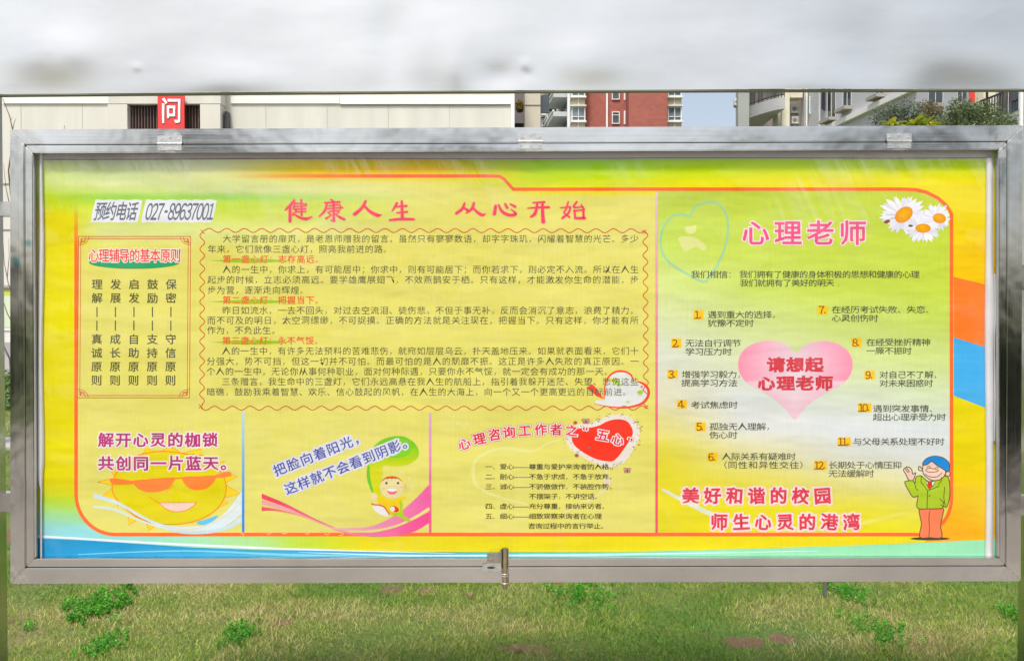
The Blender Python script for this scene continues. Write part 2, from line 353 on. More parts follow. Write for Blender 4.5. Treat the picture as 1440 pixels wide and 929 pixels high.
# bright weed clumps in the lawn
def weed(px, py, w, n, label, seed):
    g = onY(px, py, 0); d = ray(px, py); t = (0.0-CAM[2])/d[2]; g = CAM+d*t; r = np.random.default_rng(seed)
    root = thing('weed_clump', label, 'weed', (g[0], g[1], 0), 'bright green weed clumps in the lawn')
    cs = [(g[0]+r.normal(0, w*0.62), g[1]+r.normal(0, w*1.15), 0.016+r.uniform(0, 0.016)) for _ in range(60)]
    V, Q, c = leafcloud(cs, [(q_, q_, 0.02+q_*.35) for q_ in r.uniform(w*.06, w*.30, 60)], int(n*2.6), 0.0062, [(0.10, 0.38, 0.02), (0.15, 0.46, 0.035), (0.07, 0.28, 0.02)], seed, 1.0)
    V[:, 2] = np.abs(V[:, 2])+0.004
    mesh_np('foliage', V, Q, M['veg'], root, c)
    mb = MB(); 
    for _ in range(12):
        a = r.uniform(0, 6.28); mb.tube([(g[0], g[1], 0.0), (g[0]+math.cos(a)*w*0.7, g[1]+math.sin(a)*w*0.6, 0.03)], 0.0012, 4)
    mb.build('stem', simple('weed_stem', (0.08, 0.16, 0.03)), root)
weed(147, 858, 0.14, 3600, 'largest bright green feathery weed clump, in the lawn below the left end of the board', 1)
weed(340, 896, 0.07, 650, 'small bright green weed clump halfway between the board corner and the latch, in the lawn', 2)
weed(820, 838, 0.11, 900, 'bluish green low weed clump right under the board, right of the latch', 3)
weed(1190, 838, 0.09, 700, 'green weed tuft at the foot of the thin grey stake', 4)
weed(1240, 892, 0.11, 600, 'spreading pale weed clump in the lawn in front of the thin grey stake', 5)
weed(1425, 868, 0.05, 350, 'green weed clump at the far right edge of the lawn', 6)
weed(150, 912, 0.08, 500, 'low weed clump in front of the largest feathery one', 7)
def leaf_litter(px, py, a, s, label):
    d = ray(px, py); g = CAM+d*((0.02-CAM[2])/d[2]); mb = MB()
    P = []; 
    for i in range(9):
        t = i/8; w_ = math.sin(math.pi*t)*0.35*s; P.append((t, w_))
    ca, sa = math.cos(a), math.sin(a); top = [(g[0]+(t-.5)*s*ca-w_*sa, g[1]+(t-.5)*s*sa+w_*ca, 0.032+0.02*abs(t-.5)) for t, w_ in P]
    bot = [(g[0]+(t-.5)*s*ca+w_*sa, g[1]+(t-.5)*s*sa-w_*ca, 0.026+0.02*abs(t-.5)) for t, w_ in P[1:-1]][::-1]
    o = mb.prism(top+bot, (0, 0, 0.001)).build('fallen_leaf', M['deadleaf']); tag(o, label, 'leaf', 'dry fallen leaves on the lawn')
M['deadleaf'] = simple('dead_leaf', (0.20, 0.13, 0.06), 0.8, 0.3, 30)
leaf_litter(660, 838, 0.3, 0.045, 'pale brown dry leaf lying in the lawn left of the latch')
leaf_litter(727, 912, 0.1, 0.05, 'curled brown dry leaf in the lawn at the bottom edge, under the latch')
def stake():
    d = ray(1160, 840); g = CAM+d*((0-CAM[2])/d[2])
    o = MB().box((g[0]-0.008, g[1]-0.008, 0), (g[0]+0.008, g[1]+0.008, 0.5)).build('metal_stake', simple('grey_stake', (0.22, 0.22, 0.22), 0.5, metal=0.5), bevel=0.002)
    tag(o, 'thin grey metal stake standing in the lawn behind the board', 'stake')
stake()
# ------------------------------------------------------------------ notice board
board = thing('notice_board', 'stainless steel outdoor notice board with header panel, glazed flap door and latch', 'notice board', tuple(BOARD))
OT = dict(tl=(13.5, 182), tr=(1439, 176), br=(1436, 817), bl=(14, 820.5))      # outer outline
SM = dict(tl=(34, 203), tr=(1417, 198.5), br=(1414.5, 796), bl=(35.5, 798))    # seam
IN = dict(tl=(46.5, 215.5), tr=(1404, 210.5), br=(1405, 784), bl=(49, 785))    # opening
def ring(o, i, y0, y1, gap=0.0, names=('frame_rail',), bev=0.0024):
    """four mitred members between outlines o and i (pixels on the y=0 plane)"""
    out = []
    for a, b, mt, nm in (('tl', 'tr', 'steel_h', 'top'), ('tr', 'br', 'steel_v', 'right'), ('br', 'bl', 'steel_h', 'bottom'), ('bl', 'tl', 'steel_v', 'left')):
        P = [onY(*o[a], 0), onY(*o[b], 0), onY(*i[b], 0), onY(*i[a], 0)]
        c = sum(P)/4
        P = [np.array([p[0]+(c[0]-p[0])*0.0, y0, p[2]]) for p in P]
        # pull each end 0.3 mm along the member so that the mitres butt without sharing a face
        e = (P[1]-P[0])/np.linalg.norm(P[1]-P[0])*0.0003; P[0] += e; P[3] += e; P[1] -= e; P[2] -= e
        out.append(MB().prism(P, (0, y1-y0, 0)).build(names[0], M[mt], board, bevel=bev))
    return out
SMi = dict(tl=(35.3, 204.5), tr=(1415.8, 200), br=(1413.3, 794.5), bl=(36.8, 796.5))
ring(OT, SM, 0.0, 0.055, names=('frame_rail',))
ring(SMi, IN, -0.0015, 0.018, names=('door_rail',))
# inner return of the door opening
INb = dict(tl=(47.5, 216.5), tr=(1403, 211.5), br=(1404, 783), bl=(50, 784))
mb = MB()
P = [onY(*IN[k], 0) for k in ('tl', 'tr', 'br', 'bl')]
def sheetbox(a, b, t, y0, y1):
    a = np.array([a[0], y0, a[2]]); b = np.array([b[0], y0, b[2]]); return [a, b, b+np.array([0, 0, 0]), a]
for i_ in range(4):
    a, b = P[i_], P[(i_+1) % 4]; d = (b-a)/np.linalg.norm(b-a); n_ = np.array([-d[2], 0, d[0]])*-1.0    # outwards
    o_ = np.cross(d, np.array([0, 1, 0])); c = sum(P)/4
    if np.dot(o_, (a+b)/2-c) < 0: o_ = -o_
    oo = 0.0005 if abs(d[0]) > .5 else 0.021
    q = [np.array([a[0], 0.0185, a[2]])+o_*oo, np.array([b[0], 0.0185, b[2]])+o_*oo]
    MB().prism([q[0], q[1], q[1]+np.array([0, 0.036, 0]), q[0]+np.array([0, 0.036, 0])], o_*0.0015).build('inner_return', M['steel_h' if abs(d[0]) > .5 else 'steel_v'], board)
q0, q1 = onY(20, 190, 0), onY(1430, 812, 0)
MB().box((q0[0], 0.0555, q1[2]), (q1[0], 0.058, q0[2])).build('back_panel', M['sheet'], board)
# acrylic cover in the door
g0, g1 = onY(47.5, 214.5, 0), onY(1403, 785, 0)
V = []; nx, nz = 90, 40
for j in range(nz+1):
    for i in range(nx+1):
        u, v = i/nx, j/nz; V.append((g0[0]+(g1[0]-g0[0])*u, 0.0145+0.0006*math.sin(7*u+2)*math.sin(5*v), g0[2]+(g1[2]-g0[2])*v))
Q = np.array([[j*(nx+1)+i, j*(nx+1)+i+1, (j+1)*(nx+1)+i+1, (j+1)*(nx+1)+i] for j in range(nz) for i in range(nx)])
mesh_np('cover_sheet', V, Q, M['acrylic'], board, smooth=True, label='clear acrylic cover sheet with light scuffs and painted glare')

# hinges
for (x0, x1, yt, ym, yb) in HINGES:
    a, b = onY(x0, yt, 0), onY(x1, ym-0.4, 0)
    h = MB().box((a[0], -0.0042, b[2]), (b[0], -0.002, a[2])).build('hinge', M['zinc'], board, bevel=0.0005)
    a2, b2 = onY(x0+1, ym+0.8, 0), onY(x1-1, yb, 0)
    MB().box((a2[0], -0.0048, b2[2]), (b2[0], -0.0022, a2[2])).build('hinge_leaf', M['zinc'], h, bevel=0.0005)
    zk = onY(x0, ym+0.2, 0)[2]; L = (b[0]-a[0])/5
    for k in range(5):
        MB().tube([(a[0]+L*k+0.0006, -0.0055, zk), (a[0]+L*(k+1)-0.0006, -0.0055, zk)], 0.0032, 10).build('knuckle', M['zinc'], h, smooth=False)
    for (u, pyy) in ((0.14, yt+5.5), (0.5, yt+3), (0.86, yt+5.5), (0.14, ym+5.5), (0.5, ym+7), (0.86, ym+5.5)):
        c = onY(x0+(x1-x0)*u, pyy, 0); MB().tube([(c[0], -0.0065, c[2]), (c[0], -0.0040, c[2])], [0.0022, 0.0032], 10).build('screw', M['zinc'], h)

# latch
def lp(x, y, yy): q = onY(x, y, 0); return np.array([q[0], yy, q[2]])
lat = MB().prism([lp(x, y, -0.006) for x, y in [(685, 776.5), (700, 776), (706, 770), (714, 769), (714, 800), (685, 792)]], (0, 0.0025, 0)).build('latch', M['dull'], board, bevel=0.0004)
hp = [(678, 797), (679, 793), (683, 790.5), (704, 791), (705, 797), (704, 803.5), (700, 801.5), (684, 801.8), (679, 800.5)]
MB().prism([lp(x, y, -0.0092) for x, y in hp], (0, 0.0025, 0)).build('hasp_plate', M['zinc'], lat, bevel=0.0003)
MB().prism([lp(690.5+5.5*math.cos(t), 796.3+1.6*math.sin(t), -0.0096) for t in np.linspace(0, 2*math.pi, 14)[:-1]], (0, 0.0003, 0)).build('slot', M['dark'], lat)
a, b = lp(710, 768, -0.0125), lp(710, 825.5, -0.0125); MB().tube([a, b], 0.0062, 16).build('bolt_rod', M['brass'], lat, smooth=False)
MB().box(tuple(lp(705.5, 823, -0.006)), tuple(lp(715.5, 770, -0.0045))).build('rod_guide', M['dull'], lat)
for yy in (803.5, 806.5, 816.5):
    MB().tube([lp(705, yy, -0.006), lp(706, yy+.8, -0.016), lp(710, yy+1.6, -0.020), lp(714, yy+.8, -0.016), lp(715.5, yy, -0.006)], 0.0016, 8).build('rod_loop', M['zinc'], lat)
for x, y in ((703, 775.5), (690, 785), (713.5, 799), (714, 813), (706, 814)):
    c = lp(x, y, -0.006); MB().tube([c+np.array([0, -0.0022, 0]), c], [0.0012, 0.0022], 8).build('rivet', M['zinc'], lat)

# header panel with soft dents
def header():
    nx, nz = 320, 90; x0, x1 = -150.0, 1600.0
    A = lambda x: np.interp(x, [-150, 0, 480, 960, 1600], [138.3, 136.3, 132.3, 129.8, 128.5])
    U, Vv = np.meshgrid(np.linspace(0, 1, nx+1), np.linspace(0, 1, nz+1)); PX = x0+(x1-x0)*U; PYb = A(PX)-2.0; PY = PYb+(-230-PYb)*(1-Vv)
    W = onYv(np.stack([PX.ravel(), PY.ravel()], 1), 0.0)
    x = W[:, 0]; z = W[:, 2]; pxf = PX.ravel(); pyf = PY.ravel()
    D = 0.0026*(value_noise(x, z*0.3, 1.5, 61)-0.5) + 0.0011*(value_noise(x, z*0.4, 4.6, 71)-0.5)*np.exp(-((pyf-PYb.ravel())/70)**2)
    def dent(cx, cy, sx, sy, a): return a*np.exp(-((pxf-cx)/sx)**2-((pyf-cy)/sy)**2)
    edge = np.exp(-((pyf-PYb.ravel())/26)**2)
    D += -0.0022*edge*np.sin(pxf/64+np.sin(pxf/117)) 
    D += dent(85, 78, 50, 34, 0.0045)+dent(552, 60, 30, 60, -0.005)+dent(640, 95, 22, 40, 0.003)+dent(960, 40, 70, 90, -0.004)+dent(1330, 70, 90, 60, 0.004)+dent(1120, 105, 60, 36, 0.003)+dent(1230, 60, 46, 70, -0.003)+dent(820, 90, 44, 30, 0.003)+dent(330, 110, 70, 26, 0.003)+dent(700, 112, 30, 20, -0.003)
    D += dent(195, 97, 4.5, 4.5, 0.0016)+dent(72, 74, 3, 3, 0.001)+dent(740, 92, 7, 8, 0.0014)+dent(742, 108, 6, 6, -0.001)
    t = (pxf-1362)*0.89+(pyf-30)*0.45; s = (pyf-30)*0.89-(1362-pxf)*-0.45
    D += 0.0010*np.exp(-((pyf-(33-(pxf-1362)*0.42))/2.2)**2)*np.exp(-((pxf-1385)/26)**2)
    V = W.copy(); V[:, 1] = -0.016-D
    Q = []
    idx = np.arange((nx+1)*(nz+1)).reshape(nz+1, nx+1)
    Q = np.stack([idx[:-1, :-1], idx[:-1, 1:], idx[1:, 1:], idx[1:, :-1]], -1).reshape(-1, 4)
    o = mesh_np('header_panel', V, Q, M['sheet'], board, smooth=True, label='slightly dented stainless steel header panel')
    # folded bottom lip and body behind the sheet
    mb = MB()
    for k in range(12):
        xa, xb = x0+(x1-x0)*k/12, x0+(x1-x0)*(k+1)/12
        mb.prism([lp(xa, A(xa), -0.015), lp(xb, A(xb), -0.015), lp(xb, A(xb)-1.9, -0.015), lp(xa, A(xa)-1.9, -0.015)], (0, 0.022, 0))
    mb.build('bottom_lip', M['lip'], board)
    a, b = onY(x0, 128, 0), onY(x1, -230, 0); MB().box((a[0], -0.009, onY(0, 124, 0)[2]), (b[0], 0.003, b[2])).build('header_body', M['sheet'], board)
M['lip'] = simple('lip_steel', (0.20, 0.20, 0.15), 0.5, 0.15, 8, metal=0.6)
header()
# posts and cross rails beside the case
for (xa, xb) in ((-80, -18.3), (1460, 1520)):
    a, b = onY(xa, 0, 0), onY(xb, 0, 0)
    MB().box((a[0], 0.004, 0), (b[0], 0.074, onY(0, -180, 0)[2])).build('post', M['steel_v'], board, bevel=0.003)
for (x0, x1, y0, y1) in ((-19, 13.4, 283, 303), (-19, 13.8, 694, 720), (1437.8, 1461, 372, 408), (1436.3, 1461, 698, 725)):
    a, b = onY(x0-0.3, y1, 0), onY(x1, y0, 0); MB().box((a[0], 0.008, a[2]), (b[0], 0.045, b[2])).build('cross_rail', M['steel_h'], board, bevel=0.001)

# ------------------------------------------------------------------ poster
YP = 0.029
poster = thing('poster', 'yellow green printed banner with Chinese text, hearts and cartoons inside the notice board', 'poster', (0, YP, 0.8))
def sm(a, b, x): t = np.clip((x-a)/(b-a), 0, 1); return t*t*(3-2*t)
def lattice(xs, ys, C, X, Y):
    xs = np.array(xs, float); ys = np.array(ys, float); C = np.array(C, float)
    xi = np.clip(np.searchsorted(xs, X)-1, 0, len(xs)-2); yi = np.clip(np.searchsorted(ys, Y)-1, 0, len(ys)-2)
    fx = np.clip((X-xs[xi])/(xs[xi+1]-xs[xi]), 0, 1)[..., None]; fy = np.clip((Y-ys[yi])/(ys[yi+1]-ys[yi]), 0, 1)[..., None]
    fx = fx*fx*(3-2*fx)*0.5+fx*0.5; fy = fy*fy*(3-2*fy)*0.5+fy*0.5
    return (C[yi, xi]*(1-fx)+C[yi, xi+1]*fx)*(1-fy)+(C[yi+1, xi]*(1-fx)+C[yi+1, xi+1]*fx)*fy
def catmull(P, n=10, closed=False):
    P = [np.array(p, float) for p in P]; out = []; m = len(P); R = range(m if closed else m-1)
    g = (lambda i: P[i % m]) if closed else (lambda i: P[min(max(i, 0), m-1)])
    for i in R:
        a, b, c, d = g(i-1), g(i), g(i+1), g(i+2)
        for k in range(n):
            t = k/n; out.append(0.5*((2*b)+(c-a)*t+(2*a-5*b+4*c-d)*t*t+(3*b-a-3*c+d)*t**3))
    if not closed: out.append(P[-1])
    return out
def arc(cx, cy, rx, ry, a0, a1, n=12):
    return [(cx+rx*math.cos(math.radians(a)), cy+ry*math.sin(math.radians(a))) for a in np.linspace(a0, a1, n)]
OUTL = ([(107, 262), (107, 690)] + arc(162, 695, 55, 56, 180, 90) + [(1285, 752)] + arc(1290, 700, 48, 52, 90, 0) + [(1338, 600), (1338, 300)]
        + [(1330, 289), (1318, 278), (1303, 270), (1288, 266.5), (1270, 266)] + [(722, 266), (716, 260), (710, 252), (703, 248), (300, 247.5), (107, 262)])
def inpoly(P, X, Y):
    r = np.zeros(X.shape, bool); n = len(P)
    for i in range(n):
        x1, y1 = P[i]; x2, y2 = P[(i+1) % n]
        if y1 == y2: continue
        r ^= ((y1 > Y) != (y2 > Y)) & (X < (x2-x1)*(Y-y1)/(y2-y1)+x1)
    return r
TX = [60, 150, 300, 450, 600, 700, 760, 840, 960, 1100, 1300, 1400]
TY = [222, 230, 239, 247, 257, 268, 277, 288, 300, 322, 345]
_b = (232, 221, 2); _p = (228, 221, 112)
TC0 = [[(190,192,165),(180,186,170),(205,208,190),(205,190,110),(190,165,60),(150,165,60),(140,170,60),(140,180,60),(150,185,45),(165,195,35),(165,200,30),(170,200,30)],
      [(188,200,135),(180,190,150),(205,210,175),(212,190,60),(205,175,30),(165,180,30),(150,195,40),(152,202,45),(165,205,20),(175,207,14),(175,208,14),(178,206,14)],
      [(205,220,130),(192,204,150),(214,218,165),(226,190,20),(228,182,6),(190,195,15),(165,208,20),(170,212,20),(182,212,14),(192,213,8),(198,213,8),(196,212,8)],
      [(208,226,125),(205,220,150),(222,225,150),(232,185,50),(236,190,25),(215,205,12),(188,214,12),(190,216,12),(205,218,10),(222,220,4),(226,220,0),(222,216,0)],
      [(215,230,130),(222,230,165),(216,224,145),(222,222,140),(228,220,112),(215,215,60),(205,218,20),(212,222,10),(230,224,4),(240,226,0),(241,226,0),(238,222,0)],
      [(200,224,90),(208,228,130),(212,226,150),(222,224,150),(226,220,118),(228,220,112),(232,224,30),(240,225,5),(242,226,0),(242,226,0),(242,226,0),(240,222,0)],
      [(190,214,25),(158,214,80),(160,214,92),(190,222,112),(224,221,122),_p,_p,_p,_p,(240,222,0),(240,222,0),(238,220,0)],
      [(198,212,10),(196,222,50),(196,222,66),(212,225,88),(226,221,115),_p,_p,_p,_p,_b,(240,220,0),(238,218,0)],
      [(222,214,0),(214,228,86),(208,225,80),(214,224,96),(227,222,112),_p,_p,_p,_p,_b,(240,218,0),(238,216,0)],
      [_b,(222,230,150),(222,230,140),(226,226,125),_p,_p,_p,_p,_p,_b,(242,214,0),(240,212,0)],
      [_b,(224,224,125),(226,222,118),(228,222,114),_p,_p,_p,_p,_p,_b,(243,208,0),(240,206,0)]]
TC = [[tuple(np.minimum(255, np.array(c_)*f_+np.array(g_))) for c_ in row] for row, f_, g_ in zip(TC0, (1.06, 1.06, 1.05, 1.03, 1.01, 1, 1, 1, 1, 1, 1), ((8, 14, 4), (6, 10, 2), (4, 6, 0), (0, 3, 0), (0, 1, 0))+((0, 0, 0),)*6)]
RX = [930, 1050, 1200, 1330]; RY = [268, 330, 400, 440, 500, 560, 600, 640, 680, 720, 750]
RC = [[(190,208,80),(196,216,66),(200,218,75),(200,216,72)], [(200,225,90),(203,222,85),(200,220,75),(196,216,62)], [(215,230,140),(205,225,100),(200,220,80),(200,220,72)],
      [(220,230,170),(212,228,140),(205,225,110),(200,222,88)], [(220,226,208),(218,228,180),(212,228,150),(208,226,135)], [(224,222,190),(220,226,222),(218,228,205),(214,228,185)],
      [(228,220,135),(224,226,222),(222,228,230),(220,227,226)], [(230,219,60),(227,222,160),(223,226,215),(220,226,224)], [(231,220,35),(230,219,80),(227,222,140),(224,222,180)],
      [(231,219,20),(231,220,28),(230,220,45),(227,220,85)], [(226,214,20),(229,218,18),(231,220,20),(231,220,28)]]
BX = [50, 105, 160, 260, 360, 430, 520, 1400]; BY = [670, 690, 705, 725, 745, 765, 790]
_y = (233, 216, 0)
BC = [[_y]*8, [(214,218,10),(222,217,4)]+[_y]*6, [(180,220,70),(190,218,50),(200,218,40)]+[_y]*5, [(160,222,170),(165,222,150),(175,224,120),(190,222,80)]+[_y]*4,
      [(148,218,226),(150,222,226),(158,224,215),(170,226,190),(185,226,120),(205,220,60),_y,_y], [(145,215,235),(148,220,232),(155,225,225),(166,228,190),(176,228,150),(196,222,60),(230,216,5),_y],
      [(145,215,235),(148,220,232),(155,225,225),(166,228,190),(176,228,150),(196,222,60),(230,216,5),_y]]
def basecol(X, Y):
    X = np.asarray(X, float); Y = np.asarray(Y, float)
    C = np.ones(X.shape+(3,))*np.array(_b)
    top = lattice(TX, TY, TC, X, Y); C = np.where((Y < 345)[..., None], top, C)
    # yellow border column fades from the pale head of the sheet
    m = ((X < 107) & (Y > 300))[..., None]; C = np.where(m, np.array(_b)-np.array([2, 3, 0])*np.sin(Y/40)[..., None]*m, C)
    bot = lattice(BX, BY, BC, X, Y); C = np.where(((Y > 670))[..., None], bot, C)
    # right border: golden to orange gradients
    rb = lattice([1338, 1390], [330, 345, 400], [[(243, 214, 0), (242, 210, 0)], [(244, 206, 0), (243, 200, 0)], [(244, 200, 0), (243, 196, 0)]], X, Y)
    C = np.where(((X > 1336) & (Y > 330+(X-1338)*0.15) & (Y < 410))[..., None], rb, C)
    rb2 = lattice([1338, 1390], [555, 640, 700, 756], [[(233, 216, 0), (233, 216, 0)], [(234, 214, 0), (236, 214, 0)], [(245, 196, 0), (240, 208, 0)], [(247, 170, 0), (246, 180, 0)]], X, Y)
    C = np.where(((X > 1300) & (Y > 555))[..., None], rb2, C)
    ins = inpoly(OUTL, X, Y)
    pl = np.where((Y < 345)[..., None], top, np.array(_p)*np.ones_like(C))
    C = np.where((ins & (X <= 923))[..., None], pl, C)
    C = np.where((ins & (X > 923))[..., None], lattice(RX, RY, RC, X, Y), C)
    mot = (fbm(X/100, Y/100, 2.2, 33)-0.5)[..., None]*np.array([5, 6, 22]); C = C+np.where((ins & (X <= 923))[..., None], mot, mot*0.3)
    # hazy paler bloom at the upper middle of the left panel
    return np.clip(C, 0, 255)
gx = np.arange(38, 1416, 2.0); gy = np.arange(212, 792, 2.0)
X, Y = np.meshgrid(gx, gy)
c = ink(basecol(X, Y)).reshape(-1, 3); W = onYv(np.stack([X.ravel(), Y.ravel()], 1), YP)
idx = np.arange(X.size).reshape(X.shape)
Q = np.stack([idx[:-1, :-1], idx[1:, :-1], idx[1:, 1:], idx[:-1, 1:]], -1).reshape(-1, 4)
mesh_np('banner_sheet', W, Q, M['print'], poster, col=c, label='printed banner sheet with yellow and green gradients')

LAY = [0]
def Lz(k): return YP-0.00006-0.00003*k
def pcol(P, col, alpha):
    col = np.array(col, float); P = np.asarray(P, float)
    if col.ndim == 1: col = np.tile(col, (len(P), 1))
    a = np.asarray(alpha, float)
    if a.ndim == 0 and a >= 1: return ink(col)
    a = np.broadcast_to(a, (len(P),))[:, None]; return ink(basecol(P[:, 0], P[:, 1])*(1-a)+col*a)
def polyf(name, P, col, k, alpha=1.0, label=None, parent=None, colfn=None):
    P = np.asarray(P, float); tris = tessellate_polygon([[Vector((p[0], p[1], 0)) for p in P]])
    c = pcol(P, col, alpha) if colfn is None else ink(np.array([colfn(p) for p in P]))
    return mesh_np(name, onYv(P, Lz(k)), np.array(tris), M['print'], parent or poster, col=c, label=label)
class Ink:
    """collects flat printed shapes of one drawing into one part"""
    def __init__(s): s.V = []; s.T = []; s.C = []; s.n = 0
    def raw(s, W, T, c):
        W = W.copy(); W[:, 1] -= len(s.V)*0.35e-6; s.V.append(W); s.T.append(np.asarray(T)+s.n); s.C.append(c); s.n += len(W)
    def poly(s, P, col, k, alpha=1.0):
        P = np.asarray(P, float); T = np.array(tessellate_polygon([[Vector((p[0], p[1], 0)) for p in P]]))
        if len(T): s.raw(onYv(P, Lz(k)), T, pcol(P, col, alpha))
    def fan(s, ctr, P, ccol, ecol, k):
        """radial gradient fill"""
        P = np.asarray(P, float); n = len(P); Q = np.concatenate([[ctr], (P+np.array(ctr))/2, P]); mc = (np.array(ccol)+np.array(ecol))/2
        T = [(0, 1+i, 1+(i+1) % n) for i in range(n)]
        for i in range(n): j = (i+1) % n; T += [(1+i, 1+n+i, 1+n+j), (1+i, 1+n+j, 1+j)]
        ec = np.array(ecol, float); ec = np.tile(ec, (n, 1)) if ec.ndim == 1 else ec
        C = np.concatenate([[ccol], (ec+np.array(ccol))/2, ec]); s.raw(onYv(Q, Lz(k)), np.array(T), ink(C))
    def line(s, P, w, col, k, alpha=1.0, closed=False, ends=True):
        P = np.asarray(P, float); n = len(P); w = np.broadcast_to(np.asarray(w, float), (n,))/2
        if closed: d = np.roll(P, -1, 0)-np.roll(P, 1, 0)
        else: d = np.gradient(P, axis=0)
        L = np.linalg.norm(d, axis=1)[:, None]; L[L == 0] = 1; d = d/L; nn = np.stack([-d[:, 1], d[:, 0]], 1)
        A = P+nn*w[:, None]; B = P-nn*w[:, None]; V = np.concatenate([A, B]); R = range(n if closed else n-1); T = []
        for i in R: j = (i+1) % n; T += [(i, j, n+j), (i, n+j, n+i)]
        col = np.array(col, float); cc = np.tile(col, (2*n, 1)) if col.ndim == 1 else np.concatenate([col, col])
        al = np.asarray(alpha, float); al = al if al.ndim == 0 else np.concatenate([al, al])
        s.raw(onYv(V, Lz(k)), np.array(T), pcol(V, cc, al))
        if ends and not closed:
            for e in (0, -1):
                if w[e] > 0.35:
                    q = [(P[e][0]+w[e]*math.cos(t), P[e][1]+w[e]*math.sin(t)) for t in np.linspace(0, 2*math.pi, 9)[:-1]]
                    a_ = float(np.asarray(alpha).ravel()[e]) if np.asarray(alpha).ndim else float(alpha)
                    cl = col if col.ndim == 1 else col[e]; s.poly(q, cl, k+0.05, a_)
    def ell(s, cx, cy, rx, ry, col, k, rot=0, n=22, alpha=1.0, line=None, lw=1.0):
        a = math.radians(rot); P = [(cx+rx*math.cos(t)*math.cos(a)-ry*math.sin(t)*math.sin(a), cy+rx*math.cos(t)*math.sin(a)+ry*math.sin(t)*math.cos(a)) for t in np.linspace(0, 2*math.pi, n+1)[:-1]]
        if col is not None: s.poly(P, col, k, alpha)
        if line is not None: s.line(P, lw, line, k+0.3, closed=True)
    def build(s, name, label=None, parent=None):
        T = np.concatenate(s.T); return mesh_np(name, np.concatenate(s.V), T, M['print'], parent or poster, col=np.concatenate(s.C), label=label)

# glyph cache: built-in font of the program, no font file is loaded
GC = {}; JR = np.random.default_rng(77)
def glyph(ch, bev=0.0, res=2):
    key = (ch, bev, res)
    if key in GC: return GC[key]
    cu = bpy.data.curves.new('t', 'FONT'); cu.body = ch; cu.size = 1; cu.resolution_u = res; cu.bevel_depth = bev; cu.bevel_resolution = 0 if bev < 0.05 else 1
    o = bpy.data.objects.new('t', cu); COL.objects.link(o)
    me = bpy.data.meshes.new_from_object(o.evaluated_get(bpy.context.evaluated_depsgraph_get()))
    me.calc_loop_triangles(); n = len(me.vertices); v = np.zeros(n*3, np.float32); me.vertices.foreach_get('co', v); v = v.reshape(-1, 3)
    t = np.zeros(len(me.loop_triangles)*3, np.int32); me.loop_triangles.foreach_get('vertices', t)
    COL.objects.unlink(o); bpy.data.objects.remove(o); bpy.data.curves.remove(cu); bpy.data.meshes.remove(me)
    GC[key] = (v.copy(), t.reshape(-1, 3)); return GC[key]
_v, _ = glyph('国'); GB = (_v[:, 0].min(), _v[:, 0].max(), _v[:, 1].min(), _v[:, 1].max()); EM = (GB[1]-GB[0])*1.10
GCX, GCY = (GB[0]+GB[1])/2, (GB[2]+GB[3])/2
def put(I, ch, cx, cy, w, h, col, k, bev=0.0, rot=0.0, shear=0.0, res=2, own=False, colfn=None):
    if own and ch.isdigit(): ch = chr(ord(ch)+0xFEE0); w = w*0.92
    """one character whose full em square is w x h pixels, centred at cx,cy"""
    v, t = glyph(ch, bev, res)
    if len(t) == 0: return
    if own: v0, _ = glyph(ch, 0.0, res); bx = ((v0[:, 0].min()+v0[:, 0].max())/2, (v0[:, 1].min()+v0[:, 1].max())/2)
    else: bx = (GCX, GCY)
    x = (v[:, 0]-bx[0])/(GB[1]-GB[0])*w; y = (v[:, 1]-bx[1])/(GB[3]-GB[2])*h; x = x+y*shear
    a = math.radians(rot); X = cx+x*math.cos(a)-y*math.sin(a); Yy = cy-(x*math.sin(a)+y*math.cos(a))
    P = np.stack([X, Yy], 1); zs = np.zeros(len(v))
    if bev > 0:                                             # widened strokes overlap: give every triangle a hair of its own depth
        v0, _ = glyph(ch, 0.0, res); m_ = bev*1.2
        bad = (v[:, 0] < v0[:, 0].min()-m_) | (v[:, 0] > v0[:, 0].max()+m_) | (v[:, 1] < v0[:, 1].min()-m_) | (v[:, 1] > v0[:, 1].max()+m_)
        t = t[~bad[t].any(1)]; P = P[t.ravel()]; v = v[t.ravel()]; zs = np.repeat(JR.random(len(t))*1.2e-5, 3); t = np.arange(len(P)).reshape(-1, 3)
    W = onYv(P, Lz(k)); W[:, 1] -= zs
    if callable(col): c_ = ink(col(P))
    else: c_ = np.tile(ink(col), (len(v), 1))
    I.raw(W, t, c_)
def text(s, x0, y, w, h, pitch, col, k=6, bev=0.0, halo=None, hbev=0.0, name='lettering', label=None, rot=0.0, shear=0.0, res=2, jit=0.0, dark=None):
    """characters laid left to right; x0 is the left edge of the first one"""
    I = Ink(); r = math.radians(rot)
    for layer in ((0, 1) if halo is None and dark is None else (0, 1)):
        for i, ch in enumerate(s):
            if ch == ' ': continue
            dx = w/2+i*pitch; cx = x0+dx*math.cos(r); cy = y-dx*math.sin(r); rr = rot+(jit*math.sin(i*2.3) if jit else 0)
            own = ord(ch) < 256; cyy = cy+(h*0.36 if ch in '.,' and own else 0)
            ww, hh = (w, h)
            if layer == 0:
                if halo is not None: put(I, ch, cx, cyy, ww, hh, halo, k-1.6, hbev, rr, shear, res, own)
                if dark is not None: put(I, ch, cx, cyy, ww, hh, dark, k-0.8, hbev*0.62, rr, shear, res, own)
            else: put(I, ch, cx, cyy, ww, hh, col, k, bev, rr, shear, res, own)
    return I.build(name, label)

